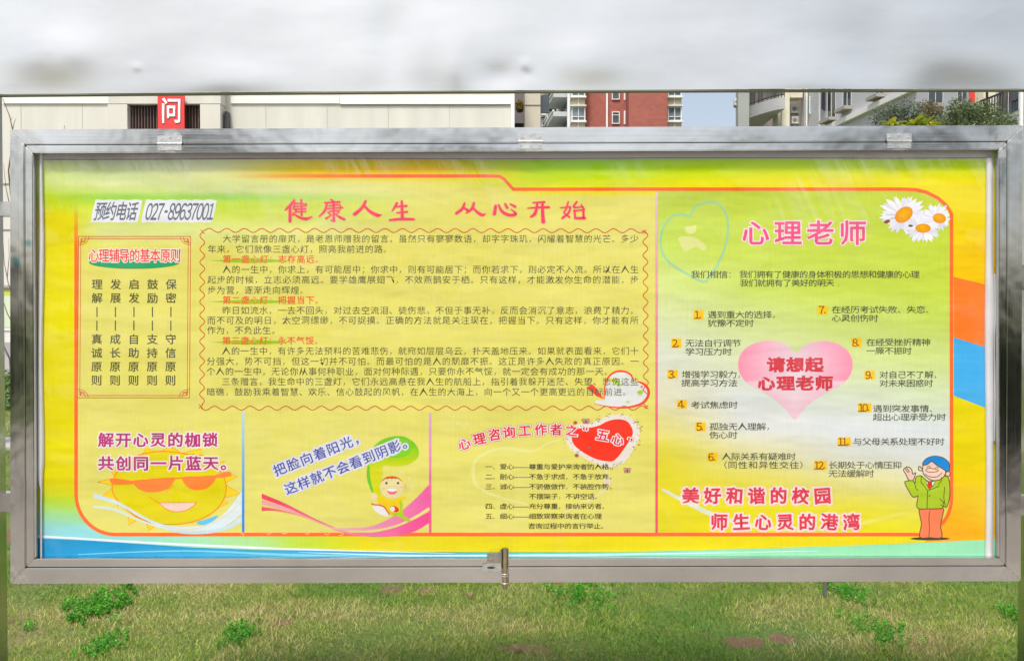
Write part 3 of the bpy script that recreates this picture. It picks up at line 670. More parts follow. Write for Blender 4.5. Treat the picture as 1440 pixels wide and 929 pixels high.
# outline of the panels, fading away towards the top left
I = Ink(); OR = (255, 112, 48)
left = [(107, y) for y in np.linspace(285, 690, 14)]; al = [float(sm(285, 350, p[1])) for p in left]
I.line(left, 5.2, OR, 3, alpha=np.array(al), ends=False)
rest = [(107, 688)] + arc(162, 695, 55, 56, 180, 90) + [(p, 751) for p in np.linspace(170, 1285, 12)] + arc(1290, 700, 48, 52, 90, 0)[1:] + [(1338, 640), (1338, 420), (1338, 300), (1331, 289), (1319, 278.5), (1303, 270.5), (1288, 266.8), (1270, 266), (1100, 266), (900, 266), (722, 266.2)]
I.line(rest, 5.0, OR, 3)
tp = [(722, 266.2), (716, 260), (709, 252), (703, 248)] + [(x, 247.5) for x in np.linspace(690, 290, 16)]
I.line(tp, 4.6, [(246, 110, 60)]*len(tp), 3, alpha=np.array([1.0 if p[0] > 520 else float(sm(290, 520, p[0]))*0.9 for p in tp]))
I.build('panel_outline', 'orange line round the printed panels')
for xx, y0, y1, c0, c1, lb in ((923.3, 270, 749, (228, 196, 196), (240, 80, 110), 'long pink dividing line'), (605, 581, 749, (222, 170, 222), (242, 90, 150), 'short lilac to pink dividing line'), (342, 578, 748, (196, 220, 235), (40, 140, 225), 'short pale to deep blue dividing line')):
    I = Ink(); ys = np.linspace(y0, y1, 12); cc = [np.array(c0)+(np.array(c1)-np.array(c0))*min(1, t*1.15) for t in np.linspace(0, 1, 12)]
    I.line([(xx, y) for y in ys], 3.6, cc, 2.5, ends=False); I.build('divider_line', lb)

# coloured parallelograms in the right border
I = Ink(); xr = 1415
I.poly([(1341, 389), (xr, 407), (xr, 497), (1341, 474)], (255, 128, 42), 1)
I.poly([(1341, 474), (xr, 497), (xr, 584), (1341, 556)], (70, 178, 240), 1.2)
I.build('colour_block', 'orange and blue slanted blocks at the right edge')
# bottom waves
I = Ink()
bx = [38, 100, 180, 270, 360, 460, 560, 660, 760, 900, 1050, 1200, 1330, 1415]
bt = [756, 758, 763, 769, 772.5, 774, 775, 775.5, 775.5, 775, 771, 766.5, 761, 757]
c_t = [(20,150,205), (20,150,205), (25,152,206), (35,158,210), (50,160,212), (60,162,214), (62,165,205), (75,180,190), (90,200,180), (120,215,170), (150,222,175), (150,225,175), (152,226,178), (152,226,178)]
c_b = [(24,152,208), (26,154,208), (40,160,212), (70,176,220), (96,188,224), (110,196,226), (120,205,228), (130,212,222), (140,216,212), (150,222,200), (155,226,190), (155,226,185), (155,226,185), (155,226,185)]
def strips(I, xs, top, bot, ct, cb, k):
    n = len(xs); V = [(x, y) for x, y in zip(xs, top)]+[(x, b) for x, b in zip(xs, bot)]; T = []
    for i in range(n-1): T += [(i, i+1, n+i+1), (i, n+i+1, n+i)]
    I.raw(onYv(V, Lz(k)), np.array(T), ink(np.array(list(ct)+list(cb), float)))
strips(I, bx, bt, [792]*14, c_t, c_b, 1.2)
wv_ = catmull([(38, 752.6), (100, 756), (200, 762), (300, 767), (400, 771), (520, 774.5), (640, 777.5)], 6)
I.line(wv_, np.interp(np.linspace(0, 1, len(wv_)), [0, .6, 1], [3, 3, 0.3]), (235, 245, 250), 2)
I.line(catmull([(420, 776), (600, 781), (780, 780), (960, 777.5), (1150, 774)], 6), np.interp(np.linspace(0,1,25),[0,.35,1],[0.3,3.4,0.6]), (205, 238, 245), 2)
I.line(catmull([(110, 779), (260, 774), (420, 780), (600, 784)], 6), np.linspace(1, 4, 19), (120, 205, 230), 1.7)
I.build('wave_border', 'blue and mint wave along the bottom edge')

GR = (84, 86, 66)
# phone
text('预约电话', 134.5, 297.5, 13.2, 24, 14.9, (104, 112, 126), 7, 0.016, None, 0.24, shear=0.22, label='grey lettering reading the appointment phone', res=3)
text('027-89637001', 203, 297.5, 13.5, 27, 7.95, (104, 112, 126), 7, 0.014, None, 0.22, shear=0.22, label='grey phone number', res=4)
I = Ink()
for xa, xb in ((128, 190), (199, 294.5)):
    n_ = max(3, int((xb-xa)/8)); up = [(xa+8+(xb-xa)*i/n_, 280.5+(1.0 if i % 2 else 0)) for i in range(n_+1)]; dn = [(xa+2+(xb-xa)*i/n_, 313.2-(0.8 if i % 2 else 0)) for i in range(n_+1)][::-1]
    I.poly(catmull(up+[(xb+10, 284)]+[(xb+4.5, 309)]+dn+[(xa, 309), (xa+5.5, 284)], 3, closed=True), (232, 234, 240), 4.6)
I.build('label_backing', 'smooth pale backing of the grey phone lettering')
# brush title
def brush(strokes, ox, oy, s, name, label, col=(244, 62, 104), k=6):
    I = Ink()
    for pts, w in strokes:
        P = np.array(pts, float)/s+np.array([ox, oy]); n = 5; Q = np.array(catmull(P, n)); t = np.linspace(0, len(P)-1, len(Q)); W = np.interp(t, range(len(P)), np.broadcast_to(np.array(w, float), (len(P),)))/s
        I.line(Q, W, col, k); I.line(Q, W+1.6, (236, 150, 120), k-1, alpha=0.55)
    return I.build(name, label)
brush([([(140,50),(100,100),(45,150)],[22,34,16]),([(95,120),(95,265)],[28,34]),([(155,82),(265,90)],18),([(145,115),(262,108)],15),([(155,142),(258,138)],15),([(160,172),(260,165)],15),([(212,45),(215,205)],22),
  ([(150,75),(130,135),(162,150),(122,205)],[16,16,16,14]),([(120,180),(190,225),(260,242),(325,220)],[12,24,32,8]),
  ([(520,40),(545,62)],[16,22]),([(455,75),(610,68)],[18,22]),([(480,80),(455,160),(400,215)],[20,26,14]),([(500,108),(610,98),(612,150)],[14,16,12]),([(470,138),(640,125)],[14,16]),([(505,165),(610,155)],14),([(548,75),(550,262)],[22,30]),([(548,262),(518,255)],[26,10]),
  ([(490,175),(515,195)],18),([(470,238),(525,205)],[22,12]),([(602,172),(572,195)],[16,10]),([(565,195),(610,225),(660,248)],[12,26,24]),
  ([(880,60),(840,130),(765,195)],[26,30,36]),([(868,110),(925,165),(1000,205),(1045,200)],[22,32,38,8]),
  ([(1205,80),(1180,125),(1155,160)],[26,24,12]),([(1180,118),(1305,108)],[16,24]),([(1255,60),(1262,240)],[24,34]),([(1205,180),(1310,170)],[14,24]),([(1130,255),(1250,245),(1380,248)],[20,30,24])],
  395, 275, 7.385, 'title_lettering', 'red brush lettering, first half of the title')
brush([([(135,80),(110,140),(50,185)],[20,28,30]),([(120,120),(165,152)],[14,28]),([(232,80),(210,140),(150,185)],[26,30,10]),([(222,125),(270,175),(320,203),(350,188)],[20,30,32,8]),
  ([(458,108),(445,190)],[30,36]),([(490,98),(520,160),(580,198),(640,203),(668,185),(612,140)],[20,30,32,30,24,5]),([(555,85),(577,125)],[20,30]),([(610,88),(660,115)],[16,28]),
  ([(845,75),(965,68)],[14,22]),([(790,132),(900,125),(1010,122)],[10,22,26]),([(890,80),(880,150),(860,195),(825,220)],[20,28,32,22]),([(945,75),(945,160),(952,272)],[22,30,42]),
  ([(1212,65),(1190,140),(1170,180),(1225,225)],[14,18,18,20]),([(1130,128),(1235,118)],[10,18]),([(1235,120),(1215,180),(1150,235)],[18,22,24]),([(1300,65),(1268,122),(1360,118)],[20,18,14]),([(1345,95),(1375,145)],[12,24]),
  ([(1275,155),(1285,235)],[20,22]),([(1270,158),(1370,150)],[14,16]),([(1368,150),(1372,225)],[22,24]),([(1280,235),(1385,235)],[22,28])],
  635, 275, 7.385, 'title_lettering', 'red brush lettering, second half of the title')

# principles box
I = Ink(); RB = (214, 96, 60)
for dx, w_ in ((0, 1.0), (3.2, 0.9)):
    P = [(110.5+dx, 332.5+dx), (268-dx, 332.5+dx), (266.5-dx, 559-dx), (109+dx, 559-dx)]
    for a, b in zip(P, P[1:]+P[:1]): I.line([a, b], w_, RB, 4)
for cx, cy, sx, sy in ((111, 333, 1, 1), (267.5, 333, -1, 1), (266, 558.5, -1, -1), (110, 558.5, 1, -1)):
    for R_, a0, a1 in ((14, 0, 90), (10, 5, 85)):
        I.line([(cx+sx*R_*math.cos(t)*1.0, cy+sy*R_*math.sin(t)*0.8) for t in np.linspace(math.radians(a0), math.radians(a1), 9)], 0.9, RB, 4)
    I.line([(cx+sx*(6+3*math.cos(t)), cy+sy*(5+2.4*math.sin(t))) for t in np.linspace(0, 5.2, 12)], 0.9, RB, 4)
    I.line([(cx+sx*2, cy+sy*9), (cx+sx*5, cy+sy*7), (cx+sx*3, cy+sy*3)], 0.9, RB, 4)
I.build('box_outline', 'double thin red frame with scroll corners')
I = Ink(); I.ell(189, 369, 64, 9, (40, 165, 110), 4, n=36); I.build('green_oval', 'green oval under the small red heading')
text('心理辅导的基本原则', 125.5, 359.5, 12.6, 17.5, 14.4, (240, 66, 82), 7, 0.014, (244, 238, 216), 0.08, label='red heading of the principles box', res=3)
for i, colm in enumerate(('理解||真诚原则', '发展||成长原则', '启发||自助原则', '鼓励||支持原则', '保密||守信原则')):
    I = Ink()
    for j, ch in enumerate(colm):
        cx = 136.6+26.0*i-0.12*j*1.0; cy = 400+19.25*j
        if ch == '|': I.line([(cx, cy-7), (cx, cy+7)], 1.6, (92, 92, 66), 6, ends=False)
        else: put(I, ch, cx, cy, 13.2, 13.2, (88, 88, 66), 6, 0.014, res=2)
    I.build('column_lettering', 'grey vertical lettering')

# long text in its wavy box
I = Ink(); BR = (214, 92, 44)
def wavy(p0, p1, n, amp=2.9, ph=0):
    p0 = np.array(p0, float); p1 = np.array(p1, float); d = p1-p0; L = np.linalg.norm(d); d = d/L; nn = np.array([-d[1], d[0]])
    return [p0+d*L*t+nn*amp*math.sin(2*math.pi*n*t+ph) for t in np.linspace(0, 1, n*12+1)]
I.line(wavy((288, 324), (906, 324.5), 25, 2.8, math.pi), 1.35, BR, 4); I.line(wavy((283, 573.5), (909, 573.5), 25, 2.8), 1.35, BR, 4)
I.line(wavy((284.5, 327), (284, 568), 13, 3.4), 1.35, BR, 4); I.line(wavy((907.5, 326), (908.5, 571), 13, 3.4, math.pi), 1.35, BR, 4)
for x, y in ((285, 326), (906, 326), (282.5, 571), (909, 572)): I.line([(x-2.5, y-2.5), (x+2.5, y+2.5)], 1.2, BR, 4); I.line([(x-2.5, y+2.5), (x+2.5, y-2.5)], 1.2, BR, 4)
I.build('wavy_border', 'wavy red brown line round the long text')
I = Ink()
for y in (366.5, 424, 481):
    up = [(x, y-3.1*math.sin(math.pi*min(1, max(0, (x-292)/125)))**1.5) for x in np.linspace(292, 417, 20)]; dn = [(x, 2*y-yy) for x, yy in up[1:-1]][::-1]
    I.poly(up+dn, (150, 200, 30), 3.5)
I.build('green_underline', 'green lens shaped strokes behind the red lines')
BODY = [("大学留言册的扉页，是老恩师赠我的留言。虽然只有寥寥数语，却字字珠玑，闪耀着智慧的光芒。多少", 314, 336, 1, 0), ("年来，它们就像三盏心灯，照亮我前进的路。", 293, 350.5, 0, 0), ("第一盏心灯：志存高远。", 314, 364.5, 0, 1),
 ("人的一生中，你求上，有可能居中；你求中，则有可能居下；而你若求下，则必定不入流。所以在人生", 313.7, 379, 1, 0), ("起步的时候，立志必须高远。要学雄鹰展翅飞，不效燕鹊安于栖。只有这样，才能激发你生命的潜能，步", 292.6, 393.5, 1, 0), ("步为营，逐渐走向辉煌。", 292.6, 408, 0, 0),
 ("第二盏心灯：把握当下。", 313.7, 422, 0, 1), ("昨日如流水，一去不回头，对过去空流泪、徒伤悲，不但于事无补，反而会消沉了意志，浪费了精力。", 313.3, 436.5, 1, 0), ("而不可及的明日，太空洞缥缈，不可捉摸。正确的方法就是关注现在，把握当下。只有这样，你才能有所", 292, 450.5, 1, 0), ("作为，不负此生。", 292, 464.5, 0, 0),
 ("第三盏心灯：永不气馁。", 313.3, 479, 0, 1), ("人的一生中，有许多无法预料的苦难悲伤，就宛如层层乌云，扑天盖地压来。如果就表面看来，它们十", 313, 493.5, 1, 0), ("分强大，势不可挡，但这一切并不可怕。而最可怕的是人的颓靡不振。这正是许多人失败的真正原因。一", 291.6, 508, 1, 0),
 ("个人的一生中，无论你从事何种职业，面对何种际遇，只要你永不气馁，就一定会有成功的那一天。", 291.4, 522.3, 0, 0), ("三条赠言，我生命中的三盏灯，它们永远高悬在我人生的航船上，指引着我躲开迷茫、失望、悲伤这些", 312.6, 536.5, 1, 0), ("暗礁，鼓励我乘着智慧、欢乐、信心鼓起的风帆，在人生的大海上，向一个又一个更高更远的目标前进。", 291.4, 551, 0, 0)]
for s, x0, y, full, red in BODY:
    pitch = 13.0
    if full: pitch = (898.3-x0-11.3)/(len(s)-1)
    text(s, x0, y, 10.4, 10.6, pitch, (242, 84, 44) if red else (82, 84, 60), 6, 0.010 if red else 0.0, name='text_line', label='red line of the long text' if red else None, res=1)

# ------- right panel lettering
text('心理老师', 1046, 328, 33, 32, 45.6, (240, 84, 140), 7, 0.018, (248, 225, 226), 0.06, label='large pink heading', res=3)
RT = dict(bev=0.009, res=1, name='text_line')
def rl(s, x0, x1, y, h=9.8): 
    p = (x1-x0)/len(s) if s[-1] not in '，、.）' else (x1-x0)/(len(s)-0.5); text(s, x0, y, min(p*0.87, 11.4), h, p, GR, 6, **RT)
text('我们相信：', 972.5, 386, 11.2, 9.8, 13.0, GR, 6, **RT); rl('我们拥有了健康的身体积极的思想和健康的心理.', 1040.5, 1300, 386); rl('我们就拥有了美好的明天.', 1041.5, 1180, 398)
ITEMS = [('1.', 975, 436, 989.5, 449, [('遇到重大的选择，', 996, 1093, 442.5), ('犹豫不定时', 996, 1061, 454.5)]), ('2.', 944, 476, 958, 489, [('无法自行调节', 964.5, 1043, 482.5), ('学习压力时', 964.5, 1030, 494.5)]),
 ('3.', 938.5, 520, 953, 532.3, [('增强学习毅力，', 959.5, 1044, 526.5), ('提高学习方法', 959, 1038, 538.5)]), ('4.', 952, 562, 966, 574.5, [('考试焦虑时', 972.5, 1038.5, 569.5)]),
 ('5.', 978, 593.5, 992, 606, [('孤独无人理解，', 998.5, 1085, 599.7), ('伤心时', 998.5, 1038, 611.7)]), ('6.', 994.5, 636, 1009, 648.5, [('人际关系有疑难时', 1016, 1120, 641.8), ('（同性和异性交往）', 1010, 1133, 653.7)]),
 ('7.', 1150, 429.5, 1164.5, 442, [('在经历考试失败、失恋、', 1170.5, 1309, 435.5), ('心灵创伤时', 1170.5, 1236, 447.5)]), ('8.', 1197, 475.5, 1211.5, 488, [('在经受挫折精神', 1219, 1309.5, 481.3), ('一厥不振时', 1219, 1283, 493.3)]),
 ('9.', 1215.5, 521, 1230, 533.2, [('对自己不了解，', 1237.5, 1320, 526.8), ('对未来困惑时', 1237.5, 1313, 538.8)]), ('10.', 1206.5, 566.5, 1225.5, 579.5, [('遇到突发事情、', 1228.5, 1314, 574.5), ('超出心理承受力时', 1228.5, 1331, 586.5)]),
 ('11.', 1178, 614.5, 1196.5, 627, [('与父母关系处理不好时', 1200.5, 1329, 620.8)]), ('12.', 1145, 647.5, 1162.5, 660.3, [('长期处于心情压抑', 1166, 1269, 653.8), ('无法缓解时', 1166, 1230, 665.7)])]
for num, x0, y0, x1, y1, ls in ITEMS:
    I = Ink(); I.poly([(x0, y0), (x1, y0), (x1, y1), (x0, y1)], (252, 200, 16), 5)
    n = len(num); w_ = 7.0; s0 = (x0+x1)/2-(n-1)*2.9+(1.0 if n == 2 else 0.8)
    for j, ch in enumerate(num):
        put(I, ch, s0+j*5.6-(1.0 if ch == '.' else 0), (y0+y1)/2+(3.6 if ch == '.' else 0), 13, 13, (140, 84, 20), 6, 0.012, own=True)
    I.build('number_tile', 'orange tile with the number %s' % num)
    for l in ls: rl(*l)
# pink heart
def heart(cx, cy, w, h, n=40, rot=0, notch=1.0):
    P = []
    for t in np.linspace(0, 2*math.pi, n+1)[:-1]:
        x = 16*math.sin(t)**3/16; y = (13*math.cos(t)-5*math.cos(2*t)-2*math.cos(3*t)-math.cos(4*t)+2.5)/14.5
        a = math.radians(rot); X_, Y_ = x*w/2, -y*h/2; P.append((cx+X_*math.cos(a)-Y_*math.sin(a), cy+X_*math.sin(a)+Y_*math.cos(a)))
    return P
HP = catmull([(1118.5, 497), (1108, 486), (1090, 479.5), (1070, 480), (1052, 487), (1041, 499), (1038, 514), (1042, 528), (1053, 540), (1070, 549), (1090, 562), (1106, 576), (1118, 590), (1130, 575), (1147, 561), (1168, 549), (1184, 540), (1195, 528), (1199, 514), (1196, 499), (1185, 487), (1168, 480), (1150, 479.5), (1131, 486)], 4, closed=True)
I = Ink(); ec = []
for p in HP:
    s_ = min(1, abs(p[0]-1118)/78); v_ = np.clip((560-p[1])/80, 0, 1); ec.append(np.array([238, 208, 222])*(1-s_)+np.array([250, 150, 178])*s_ if v_ > 0.3 else np.array([240, 196, 210]))
I.fan((1118, 535), HP, (234, 222, 230), np.array(ec), 4.2); I.build('pink_heart', 'large pale pink heart behind the heavy red words')
text('请想起', 1080.5, 513, 21.5, 18.5, 27, (214, 62, 74), 7, 0.044, (240, 190, 204), 0.062, label='heavy red lettering, upper line in the pink heart', res=2)
text('心理老师', 1067, 539, 21.5, 18.5, 27, (214, 62, 74), 7, 0.044, (240, 190, 204), 0.062, label='heavy red lettering, lower line in the pink heart', res=2)
# slogan with swoosh
I = Ink(); sw = catmull([(932, 688), (960, 703), (1000, 722), (1050, 737), (1110, 744), (1180, 741), (1240, 729), (1290, 716)], 8)
I.line(sw, np.interp(np.linspace(0, 1, len(sw)), [0, .25, .7, 1], [4, 7, 6, 3]), (226, 230, 214), 3.5, alpha=np.interp(np.linspace(0, 1, len(sw)), [0, .3, .5, .8, 1], [0.9, 0.95, 0.6, 0.4, 0.1])); I.build('swoosh', 'pale swoosh under the red slogan')
for s, x0, y, p in (('美好和谐的校园', 961, 697, 30.9), ('师生心灵的港湾', 1001, 734, 31.0)):
    text(s, x0, y, 20.5, 21, p, (226, 60, 84), 7, 0.034, (248, 222, 224), 0.13, label='red outlined slogan lettering', res=2, shear=-0.0, jit=4, dark=None)
# light blue heart and blossom
I = Ink(); bh = catmull([(969, 304), (958, 301), (943, 306), (933, 320), (929, 340), (934, 360), (949, 375), (972, 388), (990, 396), (1000, 386), (1012, 366), (1021, 342), (1024, 318), (1020, 298), (1008, 286), (994, 284), (981, 289), (973, 298)], 6, closed=True)
I.line(bh, 3.4, (140, 208, 200), 3, alpha=0.6, closed=True)
I.poly(catmull([(963, 320), (971, 318), (979, 317), (978, 326), (972, 329), (965, 327)], 3, closed=True), (232, 232, 170), 3.2, 0.8)
I.poly(catmull([(954, 334), (966, 332), (980, 335), (993, 347), (990, 353), (978, 348), (964, 354), (958, 346)], 3, closed=True), (230, 230, 160), 3.2, 0.8)
I.build('blue_heart', 'thin pale blue heart outline with a faint blossom')
# daisies
I = Ink(); rr = random.Random(3)
for cx, cy, R_, n in ((1270, 301, 34, 34), (1297, 320, 27, 28), (1318, 306, 25, 26)):
    for j in range(n):
        a = 2*math.pi*j/n+rr.uniform(-.08, .08); r2 = R_*rr.uniform(0.82, 1.08); wd = 0.13
        x2, y2 = cx+r2*math.cos(a)*(1.0), cy+r2*math.sin(a)*0.82
        if x2 > 1333: x2 = 1333
        P = [(cx+4*math.cos(a-.6), cy+4*math.sin(a-.6)), (cx+r2*.75*math.cos(a-wd), cy+r2*.62*math.sin(a-wd)), (x2, y2), (cx+r2*.75*math.cos(a+wd), cy+r2*.62*math.sin(a+wd)), (cx+4*math.cos(a+.6), cy+4*math.sin(a+.6))]
        g_ = rr.choice([(238, 238, 250), (226, 228, 244), (245, 246, 250)]); I.poly(P, g_, 5+0.04*j/n)
for cx, cy, rx, ry, ro in ((1271, 302, 14, 10, -38), (1298, 321, 11, 6.5, 0), (1321, 307, 9.5, 7, 10)):
    I.fan((cx-1, cy-2), [(cx+rx*math.cos(t)*math.cos(math.radians(ro))-ry*math.sin(t)*math.sin(math.radians(ro)), cy+rx*math.cos(t)*math.sin(math.radians(ro))+ry*math.sin(t)*math.cos(math.radians(ro))) for t in np.linspace(0, 2*math.pi, 20)[:-1]], (246, 190, 10), (240, 150, 20), 5.6)
I.ell(1247.5, 311.5, 4.5, 2.4, (150, 80, 50), 6, -20); I.ell(1280.5, 317.5, 3.5, 1.7, (130, 80, 80), 6, 5)
I.build('daisy_drawing', 'white daisies with orange centres in the upper right corner')

# man in the green jacket
def Z(ox, oy, s): return lambda P: [(ox+x/s, oy+y/s) for x, y in P]
I = Ink(); z = Z(1260, 635, 6.88); LN = (84, 80, 40)
def shape(P, col, k, smooth_=4, lw=1.3, line=LN):
    Q = catmull(z(P), smooth_, closed=True) if smooth_ else z(P); I.poly(Q, col, k)
    if line is not None: I.line(Q, lw, line, k+0.2, closed=True)
I.ell(1260+330/6.88, 635+838/6.88, 190/6.88, 2.3, (66, 64, 52), 5.0)
shape([(230,545),(340,552),(455,540),(445,640),(432,720),(442,825),(330,828),(230,822),(246,700),(232,620)], (248, 128, 84), 5.2)
I.line(z([(325,575),(318,650),(324,730),(318,825)]), 1.1, LN, 5.6)
shape([(95,150),(72,175),(95,215),(125,275),(165,275),(190,200),(162,215),(152,172),(120,145)], (236, 196, 176), 5.3)
shape([(200,240),(245,232),(300,280),(345,285),(440,240),(505,250),(522,400),(492,530),(455,520),(440,545),(300,550),(205,540),(212,440),(210,428),(165,435),(128,385),(85,298),(105,282),(160,278),(182,302),(188,262)], (176, 204, 40), 5.5)
shape([(245,155),(222,140),(218,170),(240,182),(262,178)], (240, 200, 176), 5.6); shape([(480,205),(500,188),(524,200),(515,232),(485,232)], (240, 200, 176), 5.6)
shape([(262,125),(262,200),(290,240),(350,275),(420,270),(465,235),(480,190),(440,140),(350,80),(300,90)], (240, 204, 184), 5.8)
shape([(258,122),(285,72),(360,42),(450,55),(508,100),(520,150),(508,190),(480,180),(430,150),(390,125),(345,92),(300,122)], (20, 140, 222), 6.1)
shape([(290,172),(320,158),(380,165),(410,180),(385,192),(330,196),(298,188)], (240, 200, 180), 6.3, lw=1.0)
I.line(catmull(z([(280,212),(320,238),(390,242),(432,215),(440,200)]), 4), 1.0, LN, 6.5); I.line(catmull(z([(300,150),(318,138),(332,150)]), 4), 0.9, LN, 6.5); I.line(catmull(z([(378,158),(398,146),(412,160)]), 4), 0.9, LN, 6.5)
shape([(290,285),(312,290),(320,330),(300,320)], (238, 238, 240), 6.0, 0, 0.8); shape([(345,290),(382,285),(350,340),(340,320)], (238, 238, 240), 6.0, 0, 0.8)
shape([(310,284),(342,284),(350,335),(322,365),(306,330)], (232, 52, 30), 6.3, 0, 0.9)
for P in ([(305,372),(300,548)], [(245,235),(242,290),(305,375),(420,330),(412,310),(438,280),(440,245)], [(182,302),(190,350),(212,372)], [(470,340),(462,440),(470,490)], [(425,455),(465,490),(480,515)], [(430,510),(460,530),(455,490)], [(315,425),(330,424)], [(90,165),(118,200)], [(104,155),(130,195)]):
    I.line(z(P), 1.1, LN, 6.4)
I.build('cartoon_man', 'printed cartoon man in green jacket and orange trousers waving')

# smiling sun
I = Ink(); z = Z(130, 600, 6.0); OG = (246, 140, 30)
rays = [((45,465),(160,435),(170,490)), ((65,600),(165,520),(210,635)), ((195,640),(215,665),(260,640)), ((305,745),(400,770),(305,828)), ((460,820),(540,825),(470,878)), ((420,238),(455,178),(570,215)), ((750,222),(915,185),(935,240)), ((1060,300),(1115,288),(1085,340)), ((1105,380),(1222,418),(1125,470)), ((1130,490),(1245,560),(1120,595)), ((1080,600),(1142,638),(1040,700)), ((150,360),(190,420),(225,370))]
for tr_ in rays: Q = z(tr_); I.poly(Q, (244, 214, 20), 2.2); I.line(Q+[Q[0]], 0.9, OG, 2.4)
SP = catmull(z([(175,560),(170,480),(195,400),(270,300),(400,235),(570,205),(760,222),(930,270),(1050,345),(1110,430),(1128,530),(1090,640),(1000,730),(860,795),(690,820),(520,810),(380,760),(260,670)]), 5, closed=True)
I.poly(SP, (226, 212, 4), 2.8); I.line(SP, 1.6, OG, 3.0, closed=True)
I.line(catmull(z([(585,212),(620,180),(680,178),(740,215)]), 5), 1, OG, 2.4); I.poly(catmull(z([(585,214),(620,182),(680,180),(740,217)]), 5), (244, 214, 20), 2.3)
I.poly(catmull(z([(160,432),(340,455),(345,470),(330,484),(175,484)]), 4, closed=True), (255, 132, 52), 3.4)
I.poly(catmull(z([(345,452),(480,438),(640,425),(700,430),(660,500),(590,540),(480,552),(400,530),(355,490)]), 4, closed=True), (255, 134, 52), 3.5)
I.poly(catmull(z([(760,425),(900,415),(1040,410),(1020,470),(960,520),(860,530),(790,495)]), 4, closed=True), (255, 134, 52), 3.5)
I.poly(z([(690,428),(770,422),(770,436),(690,442)]), (255, 134, 52), 3.5)
I.poly(catmull(z([(1030,408),(1140,375),(1172,392),(1165,415),(1060,432)]), 4, closed=True), (255, 140, 60), 3.4)
I.line(catmull(z([(478,590),(560,640),(620,690),(700,715),(800,700),(880,640)]), 5), 1.3, OG, 3.4)
I.poly(catmull(z([(560,640),(700,640),(860,640),(810,695),(700,712),(620,690)]), 4, closed=True), (240, 208, 190), 3.3); I.line(catmull(z([(560,640),(700,636),(880,636)]), 4), 1.0, OG, 3.4)
I.line(catmull(z([(625,550),(645,520),(690,490)]), 4), 0.9, OG, 3.4)
I.build('sun_drawing', 'printed smiling sun wearing orange sunglasses')
I = Ink()
def wband(A, B, ca, cb, k):
    xs = np.linspace(A[0][0], A[-1][0], 30); Q = np.array(catmull(A, 6)); R_ = np.array(catmull(B, 6)); t = np.linspace(0, 1, 30)[:, None]
    cc = np.array(ca)*(1-t)+np.array(cb)*t; strips(I, xs, np.interp(xs, Q[:, 0], Q[:, 1]), np.interp(xs, R_[:, 0], R_[:, 1]), cc, cc, k)
wband([(131,693),(165,704),(205,727),(240,739),(285,738),(315,722),(340,690)], [(131,700),(165,709),(205,731),(240,744),(285,746),(315,740),(340,722)], (206,226,236), (222,234,240), 4.0)
wband([(131,710),(160,714),(200,731),(240,744)], [(131,714),(160,718),(200,734),(240,746)], (214,228,224), (224,232,224), 3.95)
wband([(228,742),(255,746),(290,745),(320,738),(340,724)], [(228,743),(255,749.5),(290,750),(320,744),(340,734)], (196,220,226), (206,226,236), 4.05)
I.line(catmull([(232,741),(262,744),(292,738),(318,724),(339,706)], 6), [0.8]*25, (228, 218, 130), 4.3, ends=False)
I.poly(catmull([(276,734),(292,729),(306,724),(300,732),(286,738)], 4, closed=True), (100, 196, 236), 4.2)
I.build('sun_wave', 'pale blue ribbon wave below the sun')
text('解开心灵的枷锁', 139.5, 618.5, 19, 18.5, 24.4, (190, 54, 128), 7, 0.028, (240, 234, 228), 0.105, label='magenta lettering, upper line', res=2)
text('共创同一片蓝天。', 139.5, 651.5, 19, 18.5, 24.6, (190, 54, 128), 7, 0.028, (240, 234, 228), 0.105, label='magenta lettering, lower line', res=2)

# child under a leaf and pink ribbons
I = Ink(); z = Z(340, 570, 4.643)
def band(A, B, ca, cb, k):
    A = catmull(z(A), 5); B = catmull(z(B), 5); n = max(len(A), len(B)); rs = lambda Q: np.stack([np.interp(np.linspace(0, 1, n), np.linspace(0, 1, len(Q)), np.array(Q)[:, d]) for d in (0, 1)], 1)
    A = rs(A); B = rs(B); V = np.concatenate([A, B]); T = []; t = np.linspace(0, 1, n)[:, None]; c = np.array(ca)*(1-t)+np.array(cb)*t
    for i in range(n-1): T += [(i, i+1, n+i+1), (i, n+i+1, n+i)]
    I.raw(onYv(V, Lz(k)), np.array(T), ink(np.concatenate([c, c])))
band([(130,572),(300,645),(450,722),(600,790),(700,818)], [(130,606),(300,668),(450,735),(600,797),(700,820)], (240, 60, 92), (232, 150, 160), 3)
band([(130,612),(300,668),(450,736),(600,800),(720,830)], [(130,642),(300,690),(450,745),(600,806),(720,834)], (240, 168, 170), (240, 150, 175), 3)
band([(130,660),(220,672),(350,705),(470,748)], [(130,688),(220,688),(350,712),(470,752)], (238, 66, 104), (228, 190, 140), 3)
band([(590,795),(700,795),(850,785),(1000,715),(1120,620),(1222,515)], [(590,800),(700,812),(860,808),(1000,780),(1120,725),(1222,660)], (236, 190, 196), (244, 96, 168), 3)
band([(590,802),(700,828),(850,828),(1000,795),(1120,745),(1222,690)], [(590,806),(700,838),(860,856),(1000,850),(1130,820),(1222,765)], (238, 150, 180), (246, 70, 150), 3)
I.line(z([(700,822),(850,822),(1000,790),(1120,735),(1222,675)]), [0.8, 1.2, 1.6, 2.2, 3], (240, 226, 150), 3.2)
I.build('pink_ribbon', 'sweeping pink ribbons')
I = Ink(); z = Z(500, 600, 5.99)
hat = catmull(z([(100,320),(130,200),(200,120),(300,82),(400,80),(480,120),(532,190),(520,260),(440,315),(330,330),(235,325),(225,400),(205,500),(215,580),(180,620),(140,560),(100,430)]), 4, closed=True)
